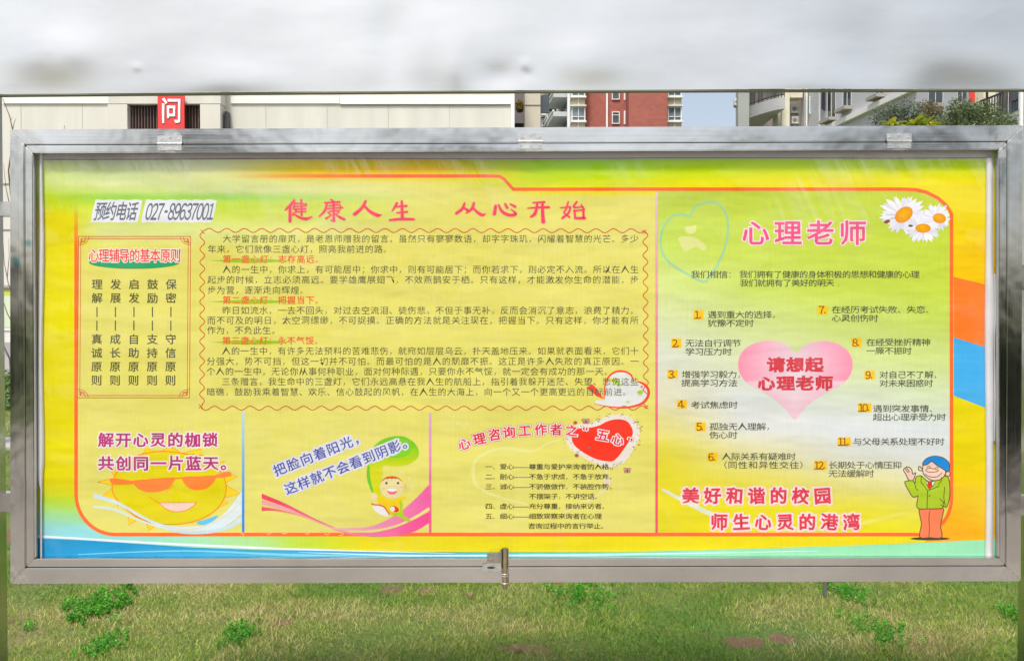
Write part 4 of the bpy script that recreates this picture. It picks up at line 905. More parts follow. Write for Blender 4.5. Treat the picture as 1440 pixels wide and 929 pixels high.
I.poly(hat, [np.array((120, 196, 20))*(1-t)+np.array((214, 216, 10))*t for t in [min(1, max(0, (p[1]-622)/38)) for p in hat]], 3.6)
I.poly(catmull(z([(100,330),(118,330),(125,430),(150,545),(128,530),(95,430)]), 4, closed=True), (110, 196, 40), 3.8)
I.ell(500+355/5.99, 600+180/5.99, 125/5.99, 80/5.99, (122, 204, 24), 3.8, -8)
body = catmull(z([(205,580),(300,610),(410,585),(415,605),(385,640),(400,740),(460,780),(440,795),(350,750),(295,735),(225,650),(190,640)]), 4, closed=True); I.poly(body, (240, 206, 20), 3.9)
I.poly(catmull(z([(370,620),(395,640),(402,735),(462,782),(440,797),(360,755),(300,735),(330,715),(375,712)]), 4, closed=True), (178, 208, 24), 4.0)
I.ell(500+215/5.99, 600+705/5.99, 80/5.99, 32/5.99, (236, 232, 232), 4.2, 30); I.line(z([(135,645),(160,655),(200,655),(240,670),(285,735)]), 1.8, (224, 70, 40), 4.4)
I.ell(500+155/5.99, 600+590/5.99, 30/5.99, 34/5.99, (236, 214, 170), 4.1); I.ell(500+330/5.99, 600+690/5.99, 38/5.99, 24/5.99, (218, 66, 30), 4.3, 25); I.ell(500+312/5.99, 600+690/5.99, 20/5.99, 22/5.99, (238, 230, 222), 4.4)
I.ell(500+415/5.99, 600+500/5.99, 16/5.99, 22/5.99, (236, 190, 140), 4.3)
I.ell(500+305/5.99, 600+508/5.99, 100/5.99, 93/5.99, (234, 218, 160), 4.5, n=30)
I.poly(catmull(z([(212,462),(250,425),(305,413),(360,425),(398,462),(350,432),(335,440),(322,430),(305,440),(290,430),(275,440),(255,436)]), 3, closed=True), (206, 92, 30), 4.8)
for ex in (260, 358): I.ell(500+ex/5.99, 600+472/5.99, 11/5.99, 11/5.99, (90, 84, 74), 4.9, n=12)
I.poly(catmull(z([(262,535),(305,545),(350,538),(335,562),(305,568),(280,560)]), 3, closed=True), (238, 110, 150), 5.0); I.poly(catmull(z([(272,522),(305,518),(345,524),(345,538),(305,545),(270,536)]), 3, closed=True), (244, 240, 226), 4.95)
I.ell(500+238/5.99, 600+518/5.99, 9/5.99, 8/5.99, (240, 190, 130), 4.9, n=10); I.ell(500+388/5.99, 600+505/5.99, 9/5.99, 8/5.99, (240, 190, 130), 4.9, n=10)
for q in (((440,420),(475,480),(470,560)), ((350,370),(385,380),(420,400))): I.line(catmull(z(q), 4), 1.6, (232, 220, 170), 3.2)
I.build('cartoon_child', 'printed cartoon child sitting under a big green leaf')
for s, x, y, p, dx in (('把脸向着阳光，', 386.5, 662.5, 100.2/5, 0), ('这样就不会看到阴影。', 402, 688.5, 156.5/8, 0)):
    text(s, x, y, 15.6, 15.6, p, (66, 78, 172), 7, 0.014, (222, 224, 234), 0.15, rot=21.5, label='slanting blue lettering', res=2)

# heart drawings of the third panel
I = Ink()
hh = [(805,606), (814,602), (828,601), (842,598), (854,592), (868,589), (880,591), (887,598), (890,608), (886,618), (878,630), (870,641), (862,648), (852,648), (838,645), (822,637), (808,626), (804,616)]
big = catmull([(800,606), (810,597), (828,595), (842,590), (858,584), (876,583), (892,590), (899,602), (898,618), (890,632), (882,646), (868,655), (852,656), (834,650), (815,640), (802,630), (796,618)], 4, closed=True)
I.poly(big, (232, 226, 214), 3.2)
I.poly(catmull(hh, 4, closed=True), (252, 52, 30), 3.8)
rr = random.Random(9)
for j in range(130):
    q = big[rr.randrange(len(big))]; x = q[0]+rr.uniform(-5, 4); y = q[1]+rr.uniform(-4, 4)
    c_ = rr.choice([(120, 70, 110), (150, 90, 60), (230, 170, 40), (90, 90, 70), (215, 90, 110), (170, 150, 200)])
    if rr.random() < .45: I.line([(x, y), (x+rr.uniform(-4, 4), y+rr.uniform(-3, 3))], 0.6, c_, 4.0, ends=False)
    else: I.ell(x, y, rr.uniform(0.5, 1.2), rr.uniform(0.5, 1.2), c_, 4.0, n=6)
for x, y in ((824, 592), (882, 661)):
    for sx in (-1, 1):
        I.ell(x+sx*2.6, y-1.4, 2.6, 2.0, (222, 160, 150), 4.1, sx*-25, 10, line=(90, 60, 70), lw=0.6); I.ell(x+sx*2.2, y+1.8, 2.0, 1.6, (214, 150, 160), 4.1, sx*20, 10, line=(90, 60, 70), lw=0.6)
    I.line([(x, y-3), (x, y+3)], 0.8, (80, 50, 60), 4.4)
for x, y in ((809, 594), (828, 629), (811, 640)): I.ell(x, y, 2.6, 2.2, (214, 120, 60), 4.1, n=10, line=(120, 60, 70), lw=0.6); I.ell(x, y, 1, 1, (130, 50, 50), 4.3, n=8)
I.build('red_heart', 'tilted red heart in a flowery white edge')
I = Ink()
P = catmull([(792,617), (775,621), (752,633), (738,634), (715,630), (690,634), (670,646), (665,664), (672,684), (700,698), (740,708)], 6); I.line(P, np.interp(np.linspace(0, 1, len(P)), [0, .3, .7, 1], [2, 4, 5, 3]), (232, 230, 150), 2.6, alpha=0.8)
P = catmull([(852,660), (856,676), (848,690), (825,705), (790,722)], 6); I.line(P, np.linspace(6, 2, len(P)), (236, 224, 190), 2.6, alpha=0.6); I.ell(854, 677, 6, 5, (230, 206, 222), 2.7, alpha=0.6)
for x, y in ((645, 595), (652, 600), (658, 596)): I.ell(x, y, 4, 2.4, (232, 226, 140), 2.6, 20, alpha=0.8)
I.build('faint_heart', 'faint white heart stroke behind the list')
I = Ink()
for ch, x, y, ro in zip('心理咨询工作者之“五心”', (653, 674.3, 695.3, 716, 738, 760.5, 782, 803.5, 828, 847.6, 868.5, 890), (624, 617, 611, 607.6, 605.4, 604, 604, 605.3, 606.5, 612, 618, 623), (14, 12, 10, 7, 4, 2, 0, -3, -6, -10, -14, -18)):
    sz = 15.2
    for bev, cl, kk in ((0.12, (120, 84, 100), 5.2), (0.095, (250, 234, 234), 6.0), (0.026, (230, 40, 66), 7.0)): put(I, ch, x, y, sz, sz, cl, kk, bev, ro, res=2)
I.build('arched_lettering', 'arched red lettering with white rims')
for s, x, y in (('一、爱心——尊重与爱护来询者的人格。', 683, 656), ('二、耐心——不急于求成，不急于放弃。', 683, 670), ('三、诚心——不骄傲做作，不装腔作势，', 683, 684), ('不摆架子，不讲空话。', 744.6, 697.7), ('四、虚心——充分尊重，接纳来访者。', 683, 711.5), ('五、细心——细致观察来询者在心理', 683, 725.5), ('咨询过程中的言行举止。', 743.2, 739.3)):
    text(s, x, y, 8.8, 7.6, 10.25, (74, 70, 50), 6, 0.014, name='text_line', res=1)
# white heart with red outline over the text end
I = Ink(); z = Z(820, 500, 10.32)
I.poly(catmull(z([(170,690),(200,640),(300,640),(330,500),(340,380),(400,280),(500,235),(620,240),(700,290),(740,370),(850,400),(930,480),(940,580),(880,670),(760,730),(600,755),(420,740),(280,715)]), 4, closed=True), (226, 228, 226), 3.0)
P = catmull(z([(305,630),(310,480),(340,360),(400,275),(490,228),(600,228),(690,275),(730,360)]), 5); I.line(P, np.interp(np.linspace(0, 1, len(P)), [0, .3, .7, 1], [1.2, 2.4, 2.8, 2.2]), (252, 70, 40), 3.6)
P = catmull(z([(800,375),(880,410),(945,490),(940,590),(870,680),(760,725),(600,752),(440,745),(300,725),(160,692)]), 5); I.line(P, np.interp(np.linspace(0, 1, len(P)), [0, .15, .4, .7, 1], [1.5, 4, 4, 2.2, 0.6]), (250, 64, 52), 3.6)
I.poly(z([(45,460),(130,410),(175,450),(300,625),(200,590)]), (244, 72, 56), 3.5); I.poly(z([(210,570),(300,590),(300,635)]), (238, 190, 150), 3.4)
for x, y, a, b, cc in ((415, 355, 35, 30, (236, 214, 20)), (490, 370, 50, 45, (172, 210, 60)), (520, 420, 30, 25, (160, 208, 60)), (830, 530, 45, 30, (150, 208, 70)), (860, 510, 25, 22, (170, 215, 80)), (650, 670, 38, 20, (196, 222, 150)), (850, 450, 20, 22, (240, 140, 110)), (820, 570, 40, 16, (240, 200, 170))): I.ell(820+x/10.32, 500+y/10.32, a/10.32, b/10.32, cc, 3.3, n=14)
I.build('white_heart', 'white heart drawn with a loose red outline')
# faint watermark doodles of the print, pale curls low on the panels
I = Ink()
for x, y, s_ in ((270, 744, 1), (285, 742, 1.4), (338+40, 748, 1), (400, 747, 1.2), (416, 741, 2.2), (432, 748, 1), (460, 748, 1.2), (480, 750, 0.8), (166, 745, 1.0), (180, 744, 1.4), (340, 752, 0.9)):
    I.line([(x+s_*3.2*math.cos(t), y+s_*2.6*math.sin(t)) for t in np.linspace(-2, 2.6, 8)], 0.8, (238, 232, 170), 4.6, alpha=0.6)
I.build('pale_curl', 'faint pale curls near the bottom line')

# curled film strips along both side edges of the poster
def strip(xs, wfun, y0, y1, name, label):
    n = 60; V = []; m = 8
    for j in range(n+1):
        py = y0+(y1-y0)*j/n; a, b = wfun(py)
        for i in range(m+1):
            t = i/m; V.append(onY(a+(b-a)*t, py, YP-0.001-0.010*math.sin(math.pi*t)**0.7))
    Q = np.array([[j*(m+1)+i, j*(m+1)+i+1, (j+1)*(m+1)+i+1, (j+1)*(m+1)+i] for j in range(n) for i in range(m)])
    return mesh_np(name, V, Q, M['film'], poster, smooth=True, label=label)
strip(0, lambda y: (54.5-2.5*float(sm(395, 640, y))*(y < 680)+float(sm(660, 690, y))*3.0-1.5*float(sm(330, 400, y)), 61.5+1.2*math.sin(y/45)*(y < 660)-1.8*float(sm(660, 700, y))), 216, 783, 'edge_strip', 'white curled plastic edge on the left')
strip(0, lambda y: (1385.3-0.8*math.sin(y/60), 1397+0.6*math.sin(y/80)+2.5*math.exp(-((y-430)/45)**2)), 222, 783, 'edge_strip', 'white curled plastic edge on the right')
strip(0, lambda y: (1397.6, 1399.0+4.2*math.exp(-((y-425)/38)**2)+2.2*math.exp(-((y-560)/60)**2)), 385, 620, 'film_fold', 'loose fold of clear film beside the right edge')
# white top margin of the sheet, its colour greyed to paint in the shade of the frame
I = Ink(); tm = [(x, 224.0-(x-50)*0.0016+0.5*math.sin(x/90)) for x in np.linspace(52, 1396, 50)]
I.poly([(52, 212), (1396, 210)]+[(p[0], p[1]+1.2) for p in tm[::-1]], (196, 192, 196), 1); I.line(tm, 1.1, (128, 96, 104), 2, ends=False); I.build('top_margin', 'unprinted white top margin with painted shade')
#SPLIT
# ------------------------------------------------------------------ background buildings
C = {}
def cm(name, c, rough=0.8, var=0.05, scale=0.6, bumpd=0.0, **k):
    if name not in C: C[name] = simple(name, c, rough, var, scale, bumpd=bumpd, **k)
    return C[name]
cream = cm('cream_render', (0.62, 0.60, 0.54), scale=1.1, var=0.07, mapscale=(1.6, 1, 0.25)); cream2 = cm('cream_panel', (0.63, 0.60, 0.54)); whitep = cm('white_trim', (0.78, 0.77, 0.74)); 
brownd = cm('dark_brown_louvre', (0.055, 0.032, 0.026), 0.5); greyw = cm('grey_wall', (0.50, 0.51, 0.53), mapscale=(1, 1, 3)); greyd = cm('dark_interior', (0.03, 0.032, 0.035), 0.4)
tan = cm('tan_recess', (0.40, 0.34, 0.29)); blackm = cm('black_railing', (0.02, 0.02, 0.025), 0.4); acw = cm('aircon_white', (0.66, 0.65, 0.62), 0.5); maroon = cm('maroon_wall', (0.20, 0.10, 0.10))
beige = cm('beige_spandrel', (0.55, 0.47, 0.33)); winf = cm('window_frame_white', (0.80, 0.80, 0.79), 0.4)
def glassy(name, c, rough=0.08):
    m, nt, bs = newmat(name); n = noise(nt, 1.3, 2); r = ramp(nt, n.outputs[0], [(0.35, tuple(np.array(c)*0.6)), (0.65, c)])
    nt.links.new(r.outputs[0], bs.inputs['Base Color']); bs.inputs['Roughness'].default_value = rough; bs.inputs['Specular IOR Level'].default_value = 0.9; return m
pane = glassy('window_glass', (0.20, 0.25, 0.27)); paned = glassy('dark_window_glass', (0.05, 0.06, 0.065))
def brick():
    m, nt, bs = newmat('red_brick'); tc = nt.nodes.new('ShaderNodeTexCoord'); mp = nt.nodes.new('ShaderNodeMapping'); mp.inputs['Rotation'].default_value = (math.pi/2, 0, 0)
    b = nt.nodes.new('ShaderNodeTexBrick'); b.inputs['Color1'].default_value = (0.40, 0.115, 0.085, 1); b.inputs['Color2'].default_value = (0.34, 0.095, 0.072, 1); b.inputs['Mortar'].default_value = (0.30, 0.15, 0.12, 1)
    b.inputs['Scale'].default_value = 1.6; b.inputs['Mortar Size'].default_value = 0.012
    nt.links.new(tc.outputs['Object'], mp.inputs[0]); nt.links.new(mp.outputs[0], b.inputs[0])
    n = noise(nt, 0.35, 4); r = ramp(nt, n.outputs[0], [(0.3, (0.9, 0.9, 0.9)), (0.7, (1.08, 1.08, 1.08))]); nt.links.new(mixc(nt, 1.0, b.outputs[0], r.outputs[0], 'MULTIPLY'), bs.inputs['Base Color']); bs.inputs['Roughness'].default_value = 0.85; return m
brickm = brick()

# --- long cream building on the left
FL = Face(100, 160, 28.4)
g = FL.w(0, -FL.o[2]); bl = thing('cream_building', 'long low cream building with a projecting louvred bay, behind the left half of the board', 'building', tuple(g))
zt = 13.0-FL.o[2]; zg = -FL.o[2]; u0 = FL.uv(-260, 160)[0]; uR = FL.uv(722.5, 160)[0]
FL.boxuv(u0, zg, uR, zt, 0, -9).build('wall', cream, bl)
FL.box(5, 137.5, 163, 146, 0.06).build('white_band', whitep, bl); FL.box(325, 137.0, 478, 146, 0.06).build('white_band', whitep, bl); FL.box(478.8, 136.5, 718, 147.2, 0.07).build('white_band', whitep, bl)
FL.box(478.8, 147.4, 718, 148.1, 0.05).build('dark_groove', cm('groove', (0.3, 0.29, 0.26)), bl)  # narrow dark line below the white band
FL.box(718.3, 100, 723.5, 600, 0.12).build('corner_strip', whitep, bl)
for yj in (322.5, 258): FL.box(-250, yj, 700, yj+1.0, 0.03).build('panel_joint', cm('joint', (0.25, 0.24, 0.22)), bl)
for k in range(-2, 9): x = 30+k*86; FL.box(x, 146.4, x+0.5, 322, 0.012).build('panel_joint', cm('joint_light', (0.48, 0.46, 0.41)), bl)
FL.box(-250, 481, 700, 505, 0.25).build('plinth', cm('grey_plinth', (0.33, 0.33, 0.33)), bl)
# bay
bo = 0.6
def bays(x0, y0, x1, y1, out, back, nm, mt): return FL.box(x0, y0, x1, y1, out, back).build(nm, mt, bl)
bays(163, 90, 318, 151.6, bo, 0.003, 'bay_panel', cream); bays(163, 152.1, 189.8, 330, bo-0.01, 0.003, 'bay_panel', cream2); bays(290.2, 152.1, 318, 330, bo-0.01, 0.003, 'bay_panel', cream2)
bays(190, 192, 290, 330, bo-0.02, 0.003, 'bay_panel', cream2)
lv = bays(189.9, 151.8, 290.1, 191.9, bo-0.30, 0.003, 'louvre', brownd)
for k in range(24): x = 192.5+k*4.15; FL.box(x, 152.2, x+1.5, 191.8, bo-0.22, bo-0.295).build('slat', cm('slat_brown', (0.10, 0.055, 0.045), 0.5), lv)
FL.box(320.2, 160, 324.6, 200, 0.35, 0.05).build('dark_opening', greyd, bl)  # solid dark box painting in the darkness of a side opening
for k in range(9):                                          # ground floor windows
    x = 40+k*74
    w_ = FL.box(x, 385, x+44, 450, 0.02).build('window', paned, bl)
    for (a, b2, c_, d_) in ((x-1.2, 384, x, 451), (x+44, 384, x+45.2, 451), (x, 383.5, x+44, 384.8), (x, 450, x+44, 451.4), (x+21.5, 385, x+22.5, 450)): FL.box(a, b2, c_, d_, 0.06).build('frame', winf, w_)
# red sign
Fs = Face(240, 158, 28.4-0.75); a = Fs.w(0, 0)
sg = thing('red_sign', 'square red sign with one white Chinese character, on the bay of the cream building', 'sign', tuple(Fs.p(240, 190)))
Fs.box(222.2, 134.6, 259.6, 190, 0.03, -0.05).build('sign_board', cm('red_paint', (0.72, 0.045, 0.045), 0.45), sg)
v, t = glyph('问', 0.022, 3); sc_ = 24.5/(GB[1]-GB[0]); P = np.stack([240.7+(v[:, 0]-GCX)*sc_*1.02, 156.3-(v[:, 1]-GCY)*sc_*1.28], 1)
W = onYv(P, 28.4-0.75-0.05); W[:, 1] -= v[:, 2]*0.008
mesh_np('lettering', W, t, cm('white_lettering', (0.85, 0.85, 0.84), 0.5), sg)

# --- recess with flowers, pale block
Fr = Face(760, 160, 36.0)
b2 = thing('pale_block', 'narrow pale cream block standing between the long cream building and the brick flats', 'building', tuple(Fr.w(0, -Fr.o[2])))
Fr.boxuv(Fr.uv(738, 160)[0], -Fr.o[2], Fr.uv(760, 160)[0], 12-Fr.o[2], 0, -6).build('wall', cm('pale_cream', (0.62, 0.56, 0.46)), b2)
Fr.box(738, 147.6, 760, 148.3, 0.03).build('panel_joint', cm('joint', (0.25, 0.24, 0.22)), b2)
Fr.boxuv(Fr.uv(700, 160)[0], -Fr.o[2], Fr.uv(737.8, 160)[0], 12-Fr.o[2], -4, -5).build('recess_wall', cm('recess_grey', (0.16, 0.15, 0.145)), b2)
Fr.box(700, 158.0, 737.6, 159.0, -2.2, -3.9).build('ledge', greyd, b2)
Fr.box(760.3, 131, 773, 155.5, -0.4, -0.6).build('window', paned, b2)
pl = thing('flower_pot', 'potted red and yellow flowers on the dark ledge between two buildings', 'potted plant', tuple(Fr.p(731, 158, -3)))
MB().tube([Fr.p(731, 157.9, -3), Fr.p(731, 154.5, -3)], [0.12, 0.17], 12).build('pot', cm('dark_pot', (0.06, 0.04, 0.03)), pl)
ctr = Fr.p(731, 149, -3); V, Q, c = leafcloud([ctr], [(0.22, 0.15, 0.28)], 260, 0.055, [(0.05, 0.10, 0.03), (0.03, 0.06, 0.02), (0.5, 0.36, 0.03), (0.45, 0.05, 0.04), (0.5, 0.36, 0.03)], 51); mesh_np('flowers', V, Q, M['veg'], pl, c)

# --- brick flats
FB = Face(860, 155, 58.0); zg = -FB.o[2]
bb = thing('brick_building', 'red brick block of flats with white bay windows, behind the board near its middle', 'building', tuple(FB.w(0, zg)))
ub = [FB.uv(x, 155)[0] for x in (801, 822, 877, 933, 956)]
FB.boxuv(ub[1], zg, ub[2]+0.6, 34+zg, 0, -12).build('wall', brickm, bb)
FB.boxuv(FB.uv(880, 155)[0]+0.0, zg, ub[3], 34+zg, 1.6, -12.0).build('wall', brickm, bb)
FB.box(851.8, 40, 854.2, 500, 0.18, 0.02).build('drain_pipe', winf, bb)
def window(FF, x0, y0, x1, y1, out, parent, nm='window', cols=2, rows=1, gl=None, fw=1.0, rowpos=None):
    w_ = FF.box(x0, y0, x1, y1, out+0.02, out-0.1).build(nm, gl or pane, parent)
    for (a, b_, c_, d_) in [(x0-fw, y0-fw, x0, y1+fw), (x1, y0-fw, x1+fw, y1+fw), (x0, y0-fw, x1, y0), (x0, y1, x1, y1+fw)] + [(x0+(x1-x0)*k/cols-fw*.35, y0, x0+(x1-x0)*k/cols+fw*.35, y1) for k in range(1, cols)] + ([(x0, y0+(y1-y0)*rowpos-fw*.35, x1, y0+(y1-y0)*rowpos+fw*.35)] if rowpos else []):
        FF.box(a, b_, c_, d_, out+0.10, out-0.02).build('frame', winf, w_)
    return w_
for k in range(-3, 5):
    y = 34.0*k
    window(FB, 861.5, 158.5+y, 870.2, 173.5+y, 0.0, bb, cols=1, fw=1.1, rowpos=0.25, gl=paned)
    FB.box(877.2, 156+y, 879.3, 175+y, 0.05, 0.0).build('side_window', winf, bb)
    for (xa, xb) in ((802.5, 821), (935.5, 954)):
        window(FB, xa+1, 156.5+y, xb-1, 174+y, 1.0, bb, 'bay_window', cols=2, fw=1.2, rowpos=0.72)
        FB.box(xa, 143.4+y, xb, 153.6+y, 0.98, -0.5).build('spandrel', beige, bb); FB.box((xa+xb)/2-.6, 143.4+y, (xa+xb)/2+.6, 153.6+y, 1.02, 0.982).build('spandrel_rib', winf, bb)
        FB.box(xa-1.6, 141.3+y, xb+1.6, 143.2+y, 1.25, -0.5).build('bay_ledge', winf, bb); FB.box(xa-1.6, 153.7+y, xb+1.6, 155.0+y, 1.25, -0.5).build('bay_ledge', winf, bb)
FB.boxuv(ub[0], zg, ub[1]-0.02, 34+zg, 0.6, -12).build('bay_core', greyw, bb); FB.boxuv(ub[3]+0.02, zg, ub[4], 34+zg, 0.6, -12).build('bay_core', greyw, bb)
AO = math.atan2(-1, 0.086)
FSd = Face(800.5, 155, 57.9, AO)
uu = FSd.uv(772, 155)[0]
FSd.boxuv(uu-1, zg, FSd.uv(800.4, 155)[0], 34+zg, -0.1, -5).build('side_wall', maroon, bb)
for k in range(-2, 3):
    y = 26*k
    for (x0, x1, yy, o_) in ((774, 783, 146, 0.7), (789, 799.5, 139, 1.0)):
        z = FSd.uv((x0+x1)/2, yy+y)[1]; ua, ubb = FSd.uv(x0, 150)[0], FSd.uv(x1, 150)[0]
        b_ = FSd.boxuv(ua, z-0.30, ubb, z, o_, -0.09).build('balcony', greyw, bb); FSd.boxuv(ua, z+0.02, ubb, z+0.12, o_+0.05, o_-0.06).build('balcony_rail', winf, b_)
        FSd.boxuv(ua+0.3, z+0.25, ubb-0.3, z+1.5, -0.04, -0.09).build('side_window', paned, bb)
for x in (784.5, 787.8, 799.9): FSd.box(x, 60, x+0.7, 260, 0.12, -0.09).build('drain_pipe', winf, bb)
Fg = Face(766, 150, 66.0)
bw = thing('glazed_block', 'grey glazed stair block left of the brick flats, with a pale balcony', 'building', tuple(Fg.w(0, -Fg.o[2])))
Fg.boxuv(Fg.uv(756, 150)[0], -Fg.o[2], Fg.uv(776, 150)[0], 32-Fg.o[2], 0, -6).build('wall', cm('slate_wall', (0.20, 0.21, 0.22)), bw)
for k in range(-2, 3):
    y = 44*k
    window(Fg, 762, 134+y, 771.5, 158+y, 0.02, bw, gl=paned, cols=3, fw=0.4); Fg.box(760.8, 160+y, 773.4, 165+y, 0.8, 0.02).build('balcony', whitep, bw)
    window(Fg, 763, 168+y, 770.5, 176.5+y, 0.02, bw, gl=paned, cols=2, fw=0.9)

# --- grey flats on the right
FW = Face(1430, 150, 25.4, AO)
cr = FW.p(1127, 150); YA = cr[1]; FA = Face(1127, 150, YA)
rb_ = thing('grey_building', 'grey rendered flats with cream columns and curved balconies behind the right end of the board', 'building', (cr[0]+1, YA, 0))
def U(x, y=150): return FW.uv(x, y)[0]
zgw = -FW.o[2]; FW.boxuv(U(1127), zgw, U(1475), 22+zgw, 0, -8).build('wall', greyw, rb_)
zga = -FA.o[2]; ua = lambda x: FA.uv(x, 150)[0]
FA.boxuv(ua(1032.5), zga, ua(1047.5), 22+zga, 0.8, 0.3).build('corner_wall', cm('greenish_wall', (0.33, 0.35, 0.33)), rb_)
def uo(x, out): return float(np.dot(FA.p(x, 150, out)-FA.o, FA.u))
FA.boxuv(uo(1053, -3.5), zga, uo(1130, -3.2), 22+zga, -3.2, -3.5).build('recess_wall', tan, rb_)
FA.boxuv(ua(1088.5), zga, ua(1092.0), 22+zga, 0.6, -0.2).build('column', cm('column_shaded', (0.46, 0.45, 0.40)), rb_)  # side of the cream column away from the light, shade put into its colour
FA.boxuv(ua(1092.1), zga, ua(1102.5), 22+zga, 0.9, -0.2).build('column', cm('column_cream', (0.74, 0.70, 0.55)), rb_)
FA.boxuv(uo(1066, -2.3), zga, uo(1070.5, -2.3), 22+zga, -2.3, -2.9).build('column', cm('pale_column', (0.56, 0.53, 0.49)), rb_)
FA.box(1102.7, 90, 1124.2, 140.8, 0.5, -0.2).build('beam', cm('beam_cream', (0.70, 0.64, 0.50)), rb_)
FA.box(1102.7, 220, 1124.2, 245, 0.5, -0.2).build('beam', cm('beam_cream', (0.70, 0.64, 0.50)), rb_)
FA.boxuv(uo(1104.5, -3.1), FA.uv(1104, 215)[1], uo(1109.5, -3.1), FA.uv(1104, 154)[1], -3.1, -3.19).build('door', greyd, rb_)
FA.boxuv(ua(1125.3), zga, ua(1127.2), 22+zga, 0.9, 0.6).build('drain_pipe', winf, rb_)
# curved balconies: outlines on plan, solid parapets and black rails
def balcony(zb, ztop, rails=True):
    pts = []
    x0, x1 = ua(1049), ua(1088.3)
    for t in np.linspace(0, 1, 12): pts.append((x0+(x1-x0)*t, -0.6+2.4*math.sin(t*math.pi/2)**1.2))
    mb = MB()
    for (p, q) in zip(pts[:-1], pts[1:]):
        A = [FA.w(p[0], zb, p[1]), FA.w(q[0]-1e-3, zb, q[1]), FA.w(q[0]-1e-3, ztop, q[1]), FA.w(p[0], ztop, p[1])]
        mb.prism(A, FA.n*-0.18)
    sl_ = MB().prism([FA.w(p[0], zb-0.12, p[1]) for p in pts]+[FA.w(pts[-1][0], zb-0.12, -3.1), FA.w(uo(1051, -3.1), zb-0.12, -3.1)], (0, 0, 0.115)).build('balcony_slab', cm('slab_grey', (0.42, 0.42, 0.42)), rb_)
    mb.build('parapet', cm('slab_grey', (0.42, 0.42, 0.42)), sl_)
    if rails:
        rm_ = MB(); rm_.tube([FA.w(p[0], ztop+0.95, p[1]-0.1) for p in pts], 0.035, 6); rm_.tube([FA.w(p[0], ztop+0.12, p[1]-0.1) for p in pts], 0.025, 6)
        for p in pts:
            rm_.tube([FA.w(p[0], ztop, p[1]-0.1), FA.w(p[0], ztop+0.95, p[1]-0.1)], 0.02, 5)
        for (p, q) in zip(pts[:-1], pts[1:]):
            for f in (.33, .66): rm_.tube([FA.w(p[0]+(q[0]-p[0])*f, ztop+.1, p[1]+(q[1]-p[1])*f-0.1), FA.w(p[0]+(q[0]-p[0])*f, ztop+0.95, p[1]+(q[1]-p[1])*f-0.1)], 0.015, 5)
        rm_.build('railing', blackm, sl_)
za = float(FA.p(1087, 150, 1.7)[2]-FA.o[2])
for k in (-1, 0, 1): balcony(za+k*3.0, za+k*3.0+0.42)
# oblique wall details (level mouldings; they climb to the right only by perspective)
def wz(x, y): return FW.uv(x, y)[1]
def wb(x0, x1, z0, z1, out, nm, mt, back=0.005, par=None): return FW.boxuv(U(x0), z0, U(x1), z1, out, back).build(nm, mt, par or rb_)
zb = wz(1180, 175.5); wb(1150, 1290, zb-0.06, zb+0.16, 0.18, 'white_moulding', whitep)
def owin(x0, x1, zt_, zb_, sill=True, dark=True):
    w_ = wb(x0, x1, zb_, zt_, 0.008, 'window', paned if dark else pane)
    for (a, b_, c_, d_) in ((x0-.5, x0, zb_, zt_), (x1, x1+.5, zb_, zt_), ((x0+x1)/2-.3, (x0+x1)/2+.3, zb_, zt_)): wb(a, b_, c_, d_, 0.018, 'frame', winf, 0.009, w_)
    wb(x0-.5, x1+.5, zt_+0.002, zt_+0.06, 0.018, 'frame', winf, 0.005, w_)
    if sill: wb(x0-2.0, x1+1.5, zb_-0.14, zb_-0.005, 0.35, 'window_sill', cm('sill_stone', (0.36, 0.33, 0.29)), 0.005, w_)
zs = wz(1190, 152.5)
owin(1186, 1197, zs+1.9, zs); owin(1164, 1175, wz(1168, 168)+1.9, wz(1168, 168)); owin(1231, 1243, wz(1238, 134)+1.9, wz(1238, 134)); owin(1131.5, 1137.5, zs+1.6, zs-0.6)
owin(1306, 1326, wz(1316, 120), wz(1316, 149)); owin(1347, 1360, wz(1352, 115), wz(1352, 147)); zc = wz(1418, 163); zc2 = wz(1418, 138); owin(1404, 1433, wz(1418, 110), wz(1418, 160), sill=False)
for xx, y1 in ((1156.5, 154), (1159.2, 156), (1151, 400)): 
    a, b_ = FW.p(xx, 90, 0.12), FW.p(xx, y1, 0.12); MB().tube([(b_[0], b_[1], a[2]), b_], 0.05, 8).build('drain_pipe', greyw if y1 > 200 else blackm, rb_)
wb(1384, 1400, zgw, 20+zgw, 0.4, 'column', cm('column_cream', (0.74, 0.70, 0.55)))
a = FW.p(1437, 150, 0.5); MB().tube([(a[0], a[1], 0), (a[0], a[1], 20)], 0.07, 10).build('drain_pipe', winf, rb_)
# window cage on the right
cg = MB()
for z in (zc2, zc): cg.prism([FW.w(U(1401), z, 0.55), FW.w(U(1434), z, 0.55), FW.w(U(1434), z+0.05, 0.55), FW.w(U(1401), z+0.05, 0.55)], FW.n*-0.04)
for k in range(9): x = 1402+k*3.9; cg.prism([FW.w(U(x), zc, 0.54), FW.w(U(x+.5), zc, 0.54), FW.w(U(x+.5), zc2, 0.54), FW.w(U(x), zc2, 0.54)], FW.n*-0.03)
cg.prism([FW.w(U(1412), zc-0.15, 0.6), FW.w(U(1413.6), zc-0.15, 0.6), FW.w(U(1413.6), zc2+0.9, 0.6), FW.w(U(1412), zc2+0.9, 0.6)], FW.n*-0.05)
cg.build('window_cage', blackm, rb_)
